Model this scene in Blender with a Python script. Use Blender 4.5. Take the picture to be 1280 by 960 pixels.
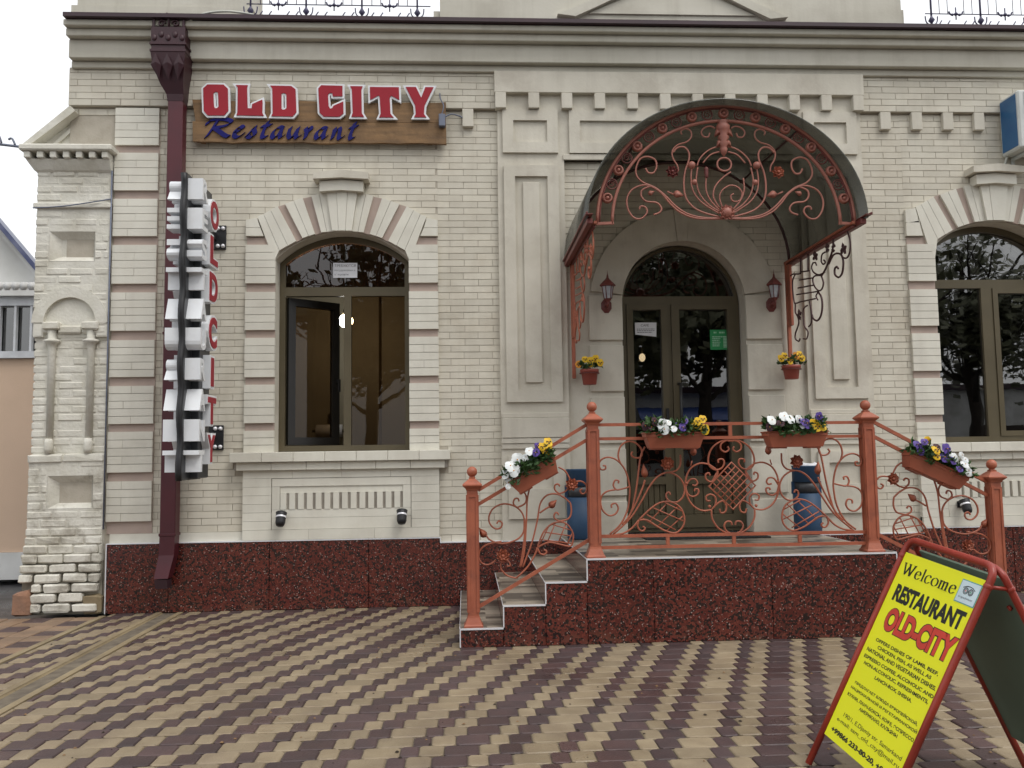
import bpy, math, random
from mathutils import Vector, Matrix, noise
PI = math.pi
for o in list(bpy.data.objects): bpy.data.objects.remove(o)
SC = bpy.context.scene
COL = SC.collection

# ------------------------------------------------------------------ camera
def _axes(yaw, pitch, roll):
    f = Vector((math.sin(yaw)*math.cos(pitch), math.cos(yaw)*math.cos(pitch), math.sin(pitch)))
    r = Vector((math.cos(yaw), -math.sin(yaw), 0)); u = r.cross(f)
    return math.cos(roll)*r+math.sin(roll)*u, -math.sin(roll)*r+math.cos(roll)*u, f
_r, _u, _f = _axes(.0554477, .0821171, -.0146260)
cd = bpy.data.cameras.new('camera'); cam = bpy.data.objects.new('camera', cd); COL.objects.link(cam)
cd.sensor_width = 36; cd.sensor_fit = 'HORIZONTAL'; cd.lens = 1061.2/1280*36
cd.clip_start = .05; cd.clip_end = 500
M = Matrix((( _r.x, _u.x, -_f.x, 0), (_r.y, _u.y, -_f.y, -7.657), (_r.z, _u.z, -_f.z, 1.32), (0, 0, 0, 1)))
cam.matrix_world = M
SC.camera = cam

# ------------------------------------------------------------------ sky, sun, exposure
SUN_EL, SUN_AZ = math.radians(58), math.radians(140)      # azimuth clockwise from +Y: high, front right
W = bpy.data.worlds.new('World'); SC.world = W; W.use_nodes = True
nt = W.node_tree; bg = nt.nodes['Background']
sky = nt.nodes.new('ShaderNodeTexSky'); sky.sky_type = 'NISHITA'; sky.sun_disc = False
sky.sun_elevation = SUN_EL; sky.sun_rotation = SUN_AZ; sky.air_density = 1.0; sky.dust_density = 6.0; sky.ozone_density = 1.0
hs = nt.nodes.new('ShaderNodeHueSaturation'); hs.inputs['Saturation'].default_value = .18
nt.links.new(sky.outputs[0], hs.inputs['Color'])

ov = nt.nodes.new('ShaderNodeMix'); ov.data_type = 'RGBA'; ov.inputs[0].default_value = .75        # even overcast layer over the clear sky
ov.inputs[7].default_value = (8.6, 8.75, 8.95, 1)
nt.links.new(hs.outputs[0], ov.inputs[6]); nt.links.new(ov.outputs[2], bg.inputs[0])
bg.inputs[1].default_value = .122
sd = bpy.data.lights.new('sun', 'SUN'); sd.energy = .95; sd.angle = math.radians(24); sd.color = (1, .96, .9)
sun = bpy.data.objects.new('sun', sd); COL.objects.link(sun)
sun.rotation_euler = Vector((math.sin(SUN_AZ)*math.cos(SUN_EL), math.cos(SUN_AZ)*math.cos(SUN_EL), math.sin(SUN_EL))).to_track_quat('Z', 'Y').to_euler()
SC.view_settings.view_transform = 'Standard'; SC.view_settings.look = 'None'
SC.view_settings.exposure = .40; SC.view_settings.gamma = 1.0

# ------------------------------------------------------------------ materials
def _n(nt, t, **k):
    n = nt.nodes.new(t)
    for a, b in k.items(): setattr(n, a, b)
    return n
def mat(name, c1, c2=None, scale=8, rough=.7, bump=0., bscale=60, metal=0, rnd=0., detail=6, spec=.5, coat=0, dirt=None, dscale=1.5, damt=.5, stretch=None, lo=.35, hi=.65, rvar=0., streak=0., scol=(.30, .26, .20), band=None):
    """two-colour noise, fine bump, per-piece tint and optional wear patches"""
    m = bpy.data.materials.new(name); m.use_nodes = True; nt = m.node_tree; L = nt.links
    b = nt.nodes['Principled BSDF']
    b.inputs['Roughness'].default_value = rough; b.inputs['Metallic'].default_value = metal
    b.inputs['Specular IOR Level'].default_value = spec; b.inputs['Coat Weight'].default_value = coat
    if c2 is None: c2 = tuple(x*.8 for x in c1)
    tc = _n(nt, 'ShaderNodeTexCoord'); geo = _n(nt, 'ShaderNodeNewGeometry'); oi = _n(nt, 'ShaderNodeObjectInfo')
    src = geo.outputs['Position']
    mp = _n(nt, 'ShaderNodeMapping'); L.new(src, mp.inputs[0])
    if stretch: mp.inputs['Scale'].default_value = stretch
    nz = _n(nt, 'ShaderNodeTexNoise'); nz.inputs['Scale'].default_value = scale; nz.inputs['Detail'].default_value = detail
    L.new(mp.outputs[0], nz.inputs['Vector'])
    rp = _n(nt, 'ShaderNodeMapRange'); rp.inputs[1].default_value = lo; rp.inputs[2].default_value = hi
    L.new(nz.outputs['Fac'], rp.inputs[0])
    mx = _n(nt, 'ShaderNodeMix', data_type='RGBA'); mx.inputs[6].default_value = (*c1, 1); mx.inputs[7].default_value = (*c2, 1)
    L.new(rp.outputs[0], mx.inputs[0]); col = mx.outputs[2]
    if dirt:
        n2 = _n(nt, 'ShaderNodeTexNoise'); n2.inputs['Scale'].default_value = dscale; n2.inputs['Detail'].default_value = 8; n2.inputs['Roughness'].default_value = .65
        L.new(src, n2.inputs['Vector'])
        r2 = _n(nt, 'ShaderNodeMapRange'); r2.inputs[1].default_value = .5; r2.inputs[2].default_value = .72; r2.inputs[4].default_value = damt
        L.new(n2.outputs['Fac'], r2.inputs[0])
        m2 = _n(nt, 'ShaderNodeMix', data_type='RGBA'); m2.inputs[7].default_value = (*dirt, 1)
        L.new(r2.outputs[0], m2.inputs[0]); L.new(col, m2.inputs[6]); col = m2.outputs[2]
    if streak:      # rain runs and grime: noise drawn out vertically
        ms = _n(nt, 'ShaderNodeMapping'); ms.inputs['Scale'].default_value = (7, 7, .45); L.new(src, ms.inputs[0])
        n5 = _n(nt, 'ShaderNodeTexNoise'); n5.inputs['Scale'].default_value = 1; n5.inputs['Detail'].default_value = 7; n5.inputs['Roughness'].default_value = .6; L.new(ms.outputs[0], n5.inputs['Vector'])
        r5 = _n(nt, 'ShaderNodeMapRange'); r5.inputs[1].default_value = .50; r5.inputs[2].default_value = .78; r5.inputs[4].default_value = streak; L.new(n5.outputs['Fac'], r5.inputs[0])
        m5 = _n(nt, 'ShaderNodeMix', data_type='RGBA'); m5.inputs[7].default_value = (*scol, 1); L.new(r5.outputs[0], m5.inputs[0]); L.new(col, m5.inputs[6]); col = m5.outputs[2]
    if band:        # patchy mould and splash marks within a height range
        sp = _n(nt, 'ShaderNodeSeparateXYZ'); L.new(src, sp.inputs[0])
        rb = _n(nt, 'ShaderNodeMapRange', interpolation_type='SMOOTHSTEP'); rb.inputs[1].default_value = band[0]; rb.inputs[2].default_value = band[1]; rb.inputs[3].default_value = 1; rb.inputs[4].default_value = 0; L.new(sp.outputs[2], rb.inputs[0])
        n6 = _n(nt, 'ShaderNodeTexNoise'); n6.inputs['Scale'].default_value = 5; n6.inputs['Detail'].default_value = 9; n6.inputs['Roughness'].default_value = .7; L.new(src, n6.inputs['Vector'])
        r6 = _n(nt, 'ShaderNodeMapRange'); r6.inputs[1].default_value = .47; r6.inputs[2].default_value = .66; r6.inputs[4].default_value = band[2]; L.new(n6.outputs['Fac'], r6.inputs[0])
        mm = _n(nt, 'ShaderNodeMath', operation='MULTIPLY'); L.new(rb.outputs[0], mm.inputs[0]); L.new(r6.outputs[0], mm.inputs[1])
        m6 = _n(nt, 'ShaderNodeMix', data_type='RGBA'); m6.inputs[7].default_value = (*band[3], 1); L.new(mm.outputs[0], m6.inputs[0]); L.new(col, m6.inputs[6]); col = m6.outputs[2]
    if rnd:
        ad = _n(nt, 'ShaderNodeMath', operation='ADD'); L.new(geo.outputs['Random Per Island'], ad.inputs[0]); L.new(oi.outputs['Random'], ad.inputs[1])
        fr = _n(nt, 'ShaderNodeMath', operation='FRACT'); L.new(ad.outputs[0], fr.inputs[0])
        r3 = _n(nt, 'ShaderNodeMapRange'); r3.inputs[3].default_value = 1-rnd; r3.inputs[4].default_value = 1+rnd*.6
        L.new(fr.outputs[0], r3.inputs[0])
        h = _n(nt, 'ShaderNodeHueSaturation'); L.new(r3.outputs[0], h.inputs['Value']); L.new(col, h.inputs['Color']); col = h.outputs[0]
    L.new(col, b.inputs['Base Color'])
    if rvar:
        r4 = _n(nt, 'ShaderNodeMapRange'); r4.inputs[3].default_value = rough-rvar; r4.inputs[4].default_value = rough+rvar
        n4 = _n(nt, 'ShaderNodeTexNoise'); n4.inputs['Scale'].default_value = 1.3; n4.inputs['Detail'].default_value = 5; L.new(src, n4.inputs['Vector'])
        r4.inputs[1].default_value = .35; r4.inputs[2].default_value = .65; L.new(n4.outputs['Fac'], r4.inputs[0]); L.new(r4.outputs[0], b.inputs['Roughness'])
    if bump:
        n3 = _n(nt, 'ShaderNodeTexNoise'); n3.inputs['Scale'].default_value = bscale; n3.inputs['Detail'].default_value = 5
        L.new(src, n3.inputs['Vector'])
        bp = _n(nt, 'ShaderNodeBump'); bp.inputs['Strength'].default_value = bump; bp.inputs['Distance'].default_value = .01
        L.new(n3.outputs['Fac'], bp.inputs['Height']); L.new(bp.outputs[0], b.inputs['Normal'])
    return m
def glass(name, tint, gain=1.7, rough=.0):
    m = bpy.data.materials.new(name); m.use_nodes = True; nt = m.node_tree; L = nt.links
    nt.nodes.remove(nt.nodes['Principled BSDF']); out = nt.nodes['Material Output']
    tr = _n(nt, 'ShaderNodeBsdfTransparent'); tr.inputs[0].default_value = (*tint, 1)
    gl = _n(nt, 'ShaderNodeBsdfGlossy'); gl.inputs['Roughness'].default_value = rough
    fz = _n(nt, 'ShaderNodeTexNoise'); fz.inputs['Scale'].default_value = 1.6
    bp = _n(nt, 'ShaderNodeBump'); bp.inputs['Strength'].default_value = .04; bp.inputs['Distance'].default_value = .02
    L.new(fz.outputs['Fac'], bp.inputs['Height']); L.new(bp.outputs[0], gl.inputs['Normal'])
    fr = _n(nt, 'ShaderNodeFresnel'); fr.inputs[0].default_value = 1.52
    ml = _n(nt, 'ShaderNodeMath', operation='MULTIPLY', use_clamp=True); ml.inputs[1].default_value = gain
    L.new(fr.outputs[0], ml.inputs[0])
    mx = _n(nt, 'ShaderNodeMixShader'); L.new(ml.outputs[0], mx.inputs[0]); L.new(tr.outputs[0], mx.inputs[1]); L.new(gl.outputs[0], mx.inputs[2])
    L.new(mx.outputs[0], out.inputs[0]); return m
def emit(name, c, s):
    m = bpy.data.materials.new(name); m.use_nodes = True; b = m.node_tree.nodes['Principled BSDF']
    b.inputs['Base Color'].default_value = (*c, 1); b.inputs['Emission Color'].default_value = (*c, 1); b.inputs['Emission Strength'].default_value = s; return m
def granite(name):
    m = mat(name, (.085, .018, .014), (.115, .026, .019), scale=3, rough=.13, spec=.5, rnd=.14, band=(-.1, .16, .5, (.16, .12, .08)))
    nt = m.node_tree; L = nt.links; b = nt.nodes['Principled BSDF']; old = b.inputs['Base Color'].links[0].from_socket
    geo = [n for n in nt.nodes if n.type == 'NEW_GEOMETRY'][0]
    def vor(scale, lo, hi, colr, prev, ch=0):
        v = _n(nt, 'ShaderNodeTexVoronoi'); v.inputs['Scale'].default_value = scale; L.new(geo.outputs['Position'], v.inputs['Vector'])
        s = _n(nt, 'ShaderNodeSeparateColor'); L.new(v.outputs['Color'], s.inputs[0])
        r = _n(nt, 'ShaderNodeMapRange'); r.inputs[1].default_value = lo; r.inputs[2].default_value = hi; L.new(s.outputs[ch], r.inputs[0])
        x = _n(nt, 'ShaderNodeMix', data_type='RGBA'); x.inputs[7].default_value = (*colr, 1); L.new(r.outputs[0], x.inputs[0]); L.new(prev, x.inputs[6]); return x.outputs[2]
    c = vor(62, .52, .60, (.020, .011, .010), old); c = vor(95, .78, .86, (.155, .038, .026), c, 1); c = vor(150, .975, .985, (.34, .24, .21), c, 2)
    L.new(c, b.inputs['Base Color']); return m
def tile_mat(name):
    m = mat(name, (.2, .17, .14), scale=4, rough=.35); nt = m.node_tree; L = nt.links; b = nt.nodes['Principled BSDF']
    geo = [n for n in nt.nodes if n.type == 'NEW_GEOMETRY'][0]
    br = _n(nt, 'ShaderNodeTexBrick'); br.inputs['Scale'].default_value = 1; br.inputs['Brick Width'].default_value = .27; br.inputs['Row Height'].default_value = .085
    br.inputs['Mortar Size'].default_value = .0008; br.inputs['Color1'].default_value = (.40, .34, .27, 1); br.inputs['Color2'].default_value = (.045, .032, .026, 1); br.inputs['Mortar'].default_value = (.05, .04, .035, 1)
    br.offset_frequency = 2; br.squash = 1; L.new(geo.outputs['Position'], br.inputs['Vector'])
    L.new(br.outputs['Color'], b.inputs['Base Color']); return m

MT = {}
MT['brick'] = mat('cream_brick', (.645, .61, .515), (.58, .54, .45), scale=5, rough=.75, bump=.14, bscale=120, rnd=.075, dirt=(.45, .39, .30), dscale=1.4, damt=.55, streak=.4, scol=(.42, .38, .30))
MT['mortar'] = mat('brick_mortar', (.46, .42, .35), (.39, .35, .285), scale=9, rough=.9, bump=.2)
MT['quoin'] = mat('pale_quoin_brick', (.70, .68, .595), (.64, .615, .535), scale=4, rough=.7, bump=.1, rnd=.045, dirt=(.48, .45, .37), dscale=1.8, damt=.4, streak=.22, scol=(.45, .41, .34))
MT['qjoint'] = mat('quoin_joint', (.40, .365, .32), rough=.9)
MT['pink'] = mat('pinkish_render_band', (.43, .34, .29), (.38, .30, .26), scale=6, rough=.85, bump=.1)
MT['plaster'] = mat('cream_render', (.62, .585, .50), (.54, .505, .425), scale=3.2, rough=.8, bump=.14, bscale=45, dirt=(.42, .375, .31), dscale=2.6, damt=.7, streak=.45, scol=(.38, .34, .28))
MT['cornice'] = mat('cornice_render', (.57, .545, .47), (.50, .475, .40), scale=2.5, rough=.8, bump=.14, bscale=40, dirt=(.37, .34, .28), dscale=1.6, damt=.55, stretch=(.4, 1, 1), streak=.4, scol=(.33, .30, .24))
MT['oldbrick'] = mat('whitewashed_old_brick', (.70, .68, .61), (.62, .60, .52), scale=6, rough=.9, bump=.45, bscale=38, rnd=.03, dirt=(.40, .36, .28), dscale=2.0, damt=.5, streak=.2, band=(1.15, 1.5, .6, (.20, .17, .12)))
MT['oldjoint'] = mat('old_dark_joint', (.38, .355, .29), (.19, .17, .135), scale=5, rough=.95, bump=.4)
MT['rawbrick'] = mat('bare_red_brick', (.30, .16, .10), (.22, .13, .09), scale=10, rough=.95, bump=.6, bscale=50)
MT['maroon'] = mat('maroon_painted_metal', (.085, .0095, .017), (.068, .0085, .015), scale=4, rough=.42, bump=.03, bscale=20, rnd=.05)
MT['plum'] = mat('dark_plum_metal', (.042, .009, .015), (.034, .008, .013), scale=6, rough=.45, bump=.08, bscale=40)
MT['gutter'] = mat('dark_maroon_flashing', (.045, .018, .026), (.035, .017, .024), scale=3, rough=.5)
MT['granite'] = granite('polished_red_granite')
MT['joint'] = mat('dark_joint', (.03, .015, .013), rough=.9)
MT['alu'] = mat('bright_metal_trim', (.80, .80, .83), (.72, .72, .76), scale=8, rough=.35, metal=.25)
MT['tile'] = tile_mat('striped_stone_tile')
MT['iron'] = mat('terracotta_painted_iron', (.40, .118, .062), (.33, .092, .049), scale=7, rough=.48, bump=.12, bscale=70, rnd=.05, dirt=(.17, .055, .038), dscale=9, damt=.6)
MT['ironred'] = mat('dark_red_painted_iron', (.17, .038, .030), (.13, .03, .026), scale=7, rough=.5, bump=.05)
MT['rose'] = mat('salmon_painted_iron', (.38, .145, .105), (.31, .115, .085), scale=7, rough=.5, bump=.05)
MT['darkiron'] = mat('dark_plum_iron', (.075, .030, .030), rough=.5)
MT['box'] = mat('terracotta_plastic', (.36, .10, .052), (.31, .085, .045), scale=5, rough=.5, bump=.03, bscale=30, dirt=(.2, .075, .05), dscale=6, damt=.35)
MT['pot'] = mat('red_clay_plastic', (.30, .062, .042), (.26, .055, .038), scale=5, rough=.55)
MT['soil'] = mat('dark_soil', (.03, .02, .013), rough=1, bump=.6)
MT['leaf'] = mat('pansy_leaf', (.035, .085, .022), (.055, .12, .03), scale=14, rough=.55, rnd=.25)
MT['yellow'] = mat('yellow_petal', (.80, .52, .012), (.72, .42, .01), scale=20, rough=.6, rnd=.08)
MT['white'] = mat('white_petal', (.80, .82, .80), (.70, .73, .74), scale=20, rough=.6, rnd=.05)
MT['violet'] = mat('violet_petal', (.12, .065, .33), (.07, .035, .24), scale=20, rough=.6, rnd=.2)
MT['wine'] = mat('wine_petal', (.05, .006, .014), (.03, .004, .01), scale=20, rough=.6)
MT['orange'] = mat('orange_petal', (.75, .30, .015), rough=.6)
MT['dark'] = mat('flower_eye', (.012, .004, .008), rough=.7)
MT['blue'] = mat('blue_painted_bin', (.012, .047, .105), (.010, .038, .085), scale=5, rough=.6, bump=.04, dirt=(.02, .045, .09), dscale=5, damt=.4)
MT['black'] = mat('matt_black', (.010, .010, .012), (.014, .014, .016), rough=.5)
MT['charcoal'] = mat('charcoal_panel', (.035, .037, .042), (.028, .03, .034), rough=.4)
MT['letterwhite'] = mat('white_letter_acrylic', (.78, .80, .82), (.72, .74, .77), scale=4, rough=.35, dirt=(.6, .6, .6), dscale=5, damt=.4)
MT['letterred'] = mat('red_letter_acrylic', (.33, .012, .026), (.29, .011, .024), scale=4, rough=.5, spec=.3)
MT['letterblue'] = mat('dark_blue_letter', (.010, .009, .14), (.008, .008, .11), rough=.6, spec=.2)
MT['wood'] = mat('weathered_oak_board', (.26, .15, .065), (.15, .088, .042), scale=3, rough=.75, bump=.4, bscale=25, stretch=(.9, 6, 11), lo=.3, hi=.7, dirt=(.075, .045, .025), dscale=3.5, damt=.55)
MT['bronze'] = mat('bronze_window_profile', (.115, .094, .055), (.095, .078, .046), scale=3, rough=.38, metal=.25, rvar=.08)
MT['sash'] = mat('dark_sash_profile', (.014, .013, .012), rough=.4)
MT['gasket'] = mat('black_gasket', (.008, .008, .008), rough=.6)
MT['paneL'] = glass('brown_tinted_pane', (.66, .56, .44), .75)
MT['paneT'] = glass('brown_toplight_pane', (.30, .20, .14), 2.0)
MT['paneD'] = glass('dark_door_pane', (.35, .33, .30), 3.4)
MT['paneW'] = glass('clear_window_pane', (.40, .40, .38), 4.2)
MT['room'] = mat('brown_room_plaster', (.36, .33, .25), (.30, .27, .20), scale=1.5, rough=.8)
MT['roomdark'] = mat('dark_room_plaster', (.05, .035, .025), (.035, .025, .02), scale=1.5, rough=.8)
MT['roomfloor'] = mat('room_floor', (.10, .06, .04), rough=.5)
MT['lamp'] = emit('lit_lamp_glass', (1.0, .86, .62), 5)
MT['lampw'] = emit('lit_wall_globe', (1.0, .96, .88), 45)
MT['curtain'] = mat('brown_curtain', (.33, .28, .21), (.28, .235, .175), scale=3, rough=.9)
MT['paper'] = mat('white_paper', (.72, .73, .76), (.68, .69, .72), rough=.8)
MT['ink'] = mat('grey_ink', (.13, .13, .15), rough=.8)
MT['stick'] = mat('green_sticker', (.015, .26, .075), (.013, .23, .065), rough=.4)
MT['stickw'] = mat('pale_green_print', (.35, .60, .42), rough=.4)
MT['signyellow'] = mat('lemon_yellow_print', (.80, .80, .016), (.75, .77, .014), scale=2, rough=.35)
MT['signred'] = mat('red_print', (.62, .055, .035), rough=.4)
MT['signblack'] = mat('black_print', (.012, .014, .012), rough=.45)
MT['signgreen'] = mat('dark_green_back_panel', (.13, .195, .145), (.11, .165, .122), scale=3, rough=.5)
MT['signframe'] = mat('red_painted_tube', (.33, .036, .020), (.26, .028, .016), scale=6, rough=.38, dirt=(.12, .02, .015), dscale=7, damt=.35)
MT['pale'] = mat('pale_blue_print', (.62, .75, .80), rough=.4)
MT['paleedge'] = mat('teal_print', (.10, .35, .36), rough=.4)
MT['mat'] = mat('rubber_door_mat', (.012, .012, .012), (.02, .018, .016), scale=80, rough=.95, bump=.5, bscale=200)
MT['acwhite'] = mat('ac_white_casing', (.60, .62, .60), (.52, .54, .52), scale=3, rough=.5, dirt=(.38, .40, .38), dscale=3, damt=.4)
MT['acblue'] = mat('ac_blue_side', (.02, .10, .25), (.03, .13, .28), scale=5, rough=.4, bump=.05)
MT['pavelight'] = mat('sandy_paver', (.285, .225, .145), (.23, .177, .112), scale=7, rough=.50, bump=.4, bscale=110, rnd=.16, dirt=(.15, .11, .08), dscale=1.7, damt=.6, rvar=.24)
MT['pavedark'] = mat('dark_plum_paver', (.078, .047, .046), (.058, .038, .039), scale=7, rough=.48, bump=.4, bscale=110, rnd=.30, dirt=(.10, .054, .047), dscale=1.0, damt=.6, rvar=.24)
MT['pavetan'] = mat('reddish_tan_paver', (.27, .175, .11), (.20, .135, .09), scale=6, rough=.5, bump=.3, rnd=.12, dirt=(.11, .085, .06), dscale=1.2, damt=.5, rvar=.2)
MT['pavejoint'] = mat('sandy_paving_joint', (.17, .14, .10), (.10, .08, .06), scale=12, rough=.9, bump=.3)
MT['drain'] = mat('sandy_concrete_channel', (.28, .22, .13), (.22, .17, .10), scale=4, rough=.6, bump=.3, bscale=50, dirt=(.13, .10, .06), dscale=2, damt=.5, rvar=.15)
MT['road'] = mat('wet_asphalt', (.05, .048, .052), (.035, .034, .037), scale=5, rough=.32, bump=.25, bscale=80, rvar=.18)
MT['peach'] = mat('peach_render', (.62, .455, .335), (.57, .42, .31), scale=1.2, rough=.85, bump=.1, dirt=(.48, .35, .25), dscale=1, damt=.4)
MT['offwhite'] = mat('chalky_white_render', (.66, .66, .65), (.52, .52, .50), scale=2.2, rough=.85, dirt=(.30, .27, .24), dscale=2, damt=.6)
MT['pvc'] = mat('white_window_profile', (.60, .62, .65), rough=.5)
MT['bluegutter'] = mat('blue_grey_metal', (.05, .06, .13), (.12, .13, .2), scale=5, rough=.3, metal=.4)
MT['cablegrey'] = mat('grey_cable', (.16, .18, .24), rough=.6)
MT['cablewhite'] = mat('white_hose', (.55, .56, .50), rough=.5)
MT['canopy'] = None
MT['bark'] = mat('tree_bark', (.06, .048, .038), (.035, .028, .022), scale=6, rough=.95, bump=.6, stretch=(3, 3, .6))
MT['treeleaf'] = mat('tree_leaf', (.11, .12, .065), (.15, .15, .085), scale=3, rough=.6, rnd=.35)
MT['rail'] = mat('violet_grey_iron', (.055, .05, .11), rough=.5)
MT['lanternglass'] = mat('milky_lantern_glass', (.55, .57, .6), (.40, .42, .46), scale=20, rough=.12)
MT['shopblue'] = mat('blue_awning_cloth', (.03, .07, .25), rough=.7)

def canopy_mat():
    m = mat('smoked_bronze_polycarbonate', (.095, .097, .082), (.075, .077, .066), scale=3, rough=.2, spec=.6, dirt=(.11, .11, .09), dscale=3, damt=.4)
    nt = m.node_tree; L = nt.links; b = nt.nodes['Principled BSDF']; out = nt.nodes['Material Output']
    tr = _n(nt, 'ShaderNodeBsdfTransparent'); tr.inputs[0].default_value = (0.80, 0.79, .72, 1)
    mx = _n(nt, 'ShaderNodeMixShader'); mx.inputs[0].default_value = .27
    L.new(b.outputs[0], mx.inputs[1]); L.new(tr.outputs[0], mx.inputs[2]); L.new(mx.outputs[0], out.inputs[0]); return m
MT['canopy'] = canopy_mat()
# ------------------------------------------------------------------ mesh builder
class MB:
    def __init__(s): s.v = []; s.f = []; s.m = []; s.s = []; s.mi = 0
    def add(s, vs, fs, smooth=False):
        n = len(s.v); s.v += [tuple(p) for p in vs]
        for f in fs: s.f.append([n+i for i in f]); s.m.append(s.mi); s.s.append(smooth)
        return s
    def box(s, x0, x1, y0, y1, z0, z1, back=True):
        v = [(x0,y0,z0),(x1,y0,z0),(x1,y1,z0),(x0,y1,z0),(x0,y0,z1),(x1,y0,z1),(x1,y1,z1),(x0,y1,z1)]
        f = [(0,1,5,4),(1,2,6,5),(3,0,4,7),(4,5,6,7),(3,2,1,0)]
        if back: f.append((2,3,7,6))
        return s.add(v, f)
    def cbox(s, x0, x1, y0, y1, z0, z1, c=.006, X=None):
        """box with chamfered edges"""
        cx, cy, cz = (x0+x1)/2, (y0+y1)/2, (z0+z1)/2; hx, hy, hz = abs(x1-x0)/2, abs(y1-y0)/2, abs(z1-z0)/2
        c = min(c, hx*.45, hy*.45, hz*.45)
        v = []; idx = {}
        for sx in (-1,1):
            for sy in (-1,1):
                for sz in (-1,1):
                    for a in range(3):
                        p = [hx-c, hy-c, hz-c]; p[a] += c
                        idx[(sx,sy,sz,a)] = len(v)
                        q = Vector((cx+sx*p[0], cy+sy*p[1], cz+sz*p[2])); v.append(X @ q if X else q)
        f = []
        for a in range(3):
            b, d = (a+1)%3, (a+2)%3
            for sg in (-1,1):
                def k(sb, sd):
                    t = [0,0,0]; t[a] = sg; t[b] = sb; t[d] = sd; return idx[(t[0],t[1],t[2],a)]
                q = [k(-1,-1),k(1,-1),k(1,1),k(-1,1)]
                f.append(q if sg > 0 else q[::-1])
        for a in range(3):          # edges along axis a
            b, d = (a+1)%3, (a+2)%3
            for sb in (-1,1):
                for sd in (-1,1):
                    def k(sa, ax):
                        t = [0,0,0]; t[a] = sa; t[b] = sb; t[d] = sd; return idx[(t[0],t[1],t[2],ax)]
                    q = [k(-1,b),k(1,b),k(1,d),k(-1,d)]
                    f.append(q if sb*sd < 0 else q[::-1])
        for sx in (-1,1):
            for sy in (-1,1):
                for sz in (-1,1):
                    q = [idx[(sx,sy,sz,0)], idx[(sx,sy,sz,1)], idx[(sx,sy,sz,2)]]
                    f.append(q if sx*sy*sz > 0 else q[::-1])
        return s.add(v, f)
    def prism(s, poly, y0, y1, X=None):
        """polygon in XZ (counter-clockwise seen from -Y) extruded y0 (front) to y1"""
        a = sum(poly[i-1][0]*poly[i][1]-poly[i][0]*poly[i-1][1] for i in range(len(poly)))
        if a < 0: poly = poly[::-1]
        n = len(poly); v = [Vector((x, y0, z)) for x, z in poly]+[Vector((x, y1, z)) for x, z in poly]
        if X: v = [X @ p for p in v]
        f = [list(range(n)), list(range(2*n-1, n-1, -1))]+[(i, i+n, (i+1)%n+n, (i+1)%n) for i in range(n)]
        return s.add(v, f)
    def tube(s, pts, r, n=6, closed=False, cap=True, taper=None):
        pts = [Vector(p) for p in pts]; m = len(pts)
        if m < 2: return s
        up = None; v = []
        for i in range(m):
            if closed: t = pts[(i+1)%m]-pts[i-1]
            else: t = pts[min(i+1,m-1)]-pts[max(i-1,0)]
            if t.length < 1e-9: t = Vector((0,0,1))
            t.normalize()
            if up is None:
                a = Vector((0,1,0)) if abs(t.y) < .9 else Vector((1,0,0)); up = (a-t*a.dot(t)).normalized()
            else:
                up = up-t*up.dot(t)
                up = up.normalized() if up.length > 1e-6 else t.orthogonal().normalized()
            w = t.cross(up); rr = r if taper is None else r*taper(i/(m-1))
            for k in range(n):
                an = 2*PI*k/n; v.append(pts[i]+(up*math.cos(an)+w*math.sin(an))*rr)
        f = []
        for i in range(m if closed else m-1):
            j = (i+1)%m
            for k in range(n): f.append((i*n+k, i*n+(k+1)%n, j*n+(k+1)%n, j*n+k))
        if cap and not closed: f.append(list(range(n))[::-1]); f.append([(m-1)*n+k for k in range(n)])
        return s.add(v, f, True)
    def bar(s, p, q, w, d, nrm=Vector((0,-1,0))):
        """rectangular bar from p to q: w wide across, d along nrm"""
        p, q = Vector(p), Vector(q); t = (q-p).normalized(); b = nrm.cross(t).normalized(); c = t.cross(b)
        v = [e+b*sx*w/2+c*sy*d/2 for e in (p, q) for sx, sy in ((-1,-1),(1,-1),(1,1),(-1,1))]
        return s.add(v, [(0,3,2,1),(4,5,6,7),(0,1,5,4),(1,2,6,5),(2,3,7,6),(3,0,4,7)])
    def lathe(s, prof, c=(0,0,0), n=16, X=None, sq=False):
        """profile [(r,z)] about the vertical through c; sq gives a square section"""
        v = []; f = []; c = Vector(c); m = len(prof)
        for r, z in prof:
            for k in range(n):
                an = 2*PI*k/n+(PI/4 if n == 4 else 0); rr = r*math.sqrt(2) if n == 4 else r
                p = Vector((rr*math.cos(an), rr*math.sin(an), z)); v.append((X @ p if X else p)+c)
        for i in range(m-1):
            for k in range(n): f.append((i*n+k, i*n+(k+1)%n, (i+1)*n+(k+1)%n, (i+1)*n+k))
        if prof[0][0] > 1e-5: f.append(list(range(n))[::-1])
        if prof[-1][0] > 1e-5: f.append([(m-1)*n+k for k in range(n)])
        return s.add(v, f, n > 6)
    def ball(s, c, r, n=12, m=8, sc=(1,1,1)):
        return s.lathe([(max(r*math.sin(PI*i/m), 1e-6), -r*math.cos(PI*i/m)) for i in range(m+1)], c, n, X=Matrix.Diagonal(sc))
    def mesh_from(s, me, X):
        s.add([X @ v.co for v in me.vertices], [list(p.vertices) for p in me.polygons]); return s
    def build(s, name, mats, parent=None, **props):
        return link(name, s.mesh(name, mats, wpos(parent)), parent, **props)
    def mesh(s, name, mats, off=None):
        if not isinstance(mats, (list, tuple)): mats = [mats]
        off = off or Vector((0,0,0))
        me = bpy.data.meshes.new(name); me.from_pydata([(x-off.x, y-off.y, z-off.z) for x, y, z in s.v], [], s.f)
        for k in mats: me.materials.append(MT[k])
        me.polygons.foreach_set('material_index', s.m); me.polygons.foreach_set('use_smooth', s.s); me.update()
        return me
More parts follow.
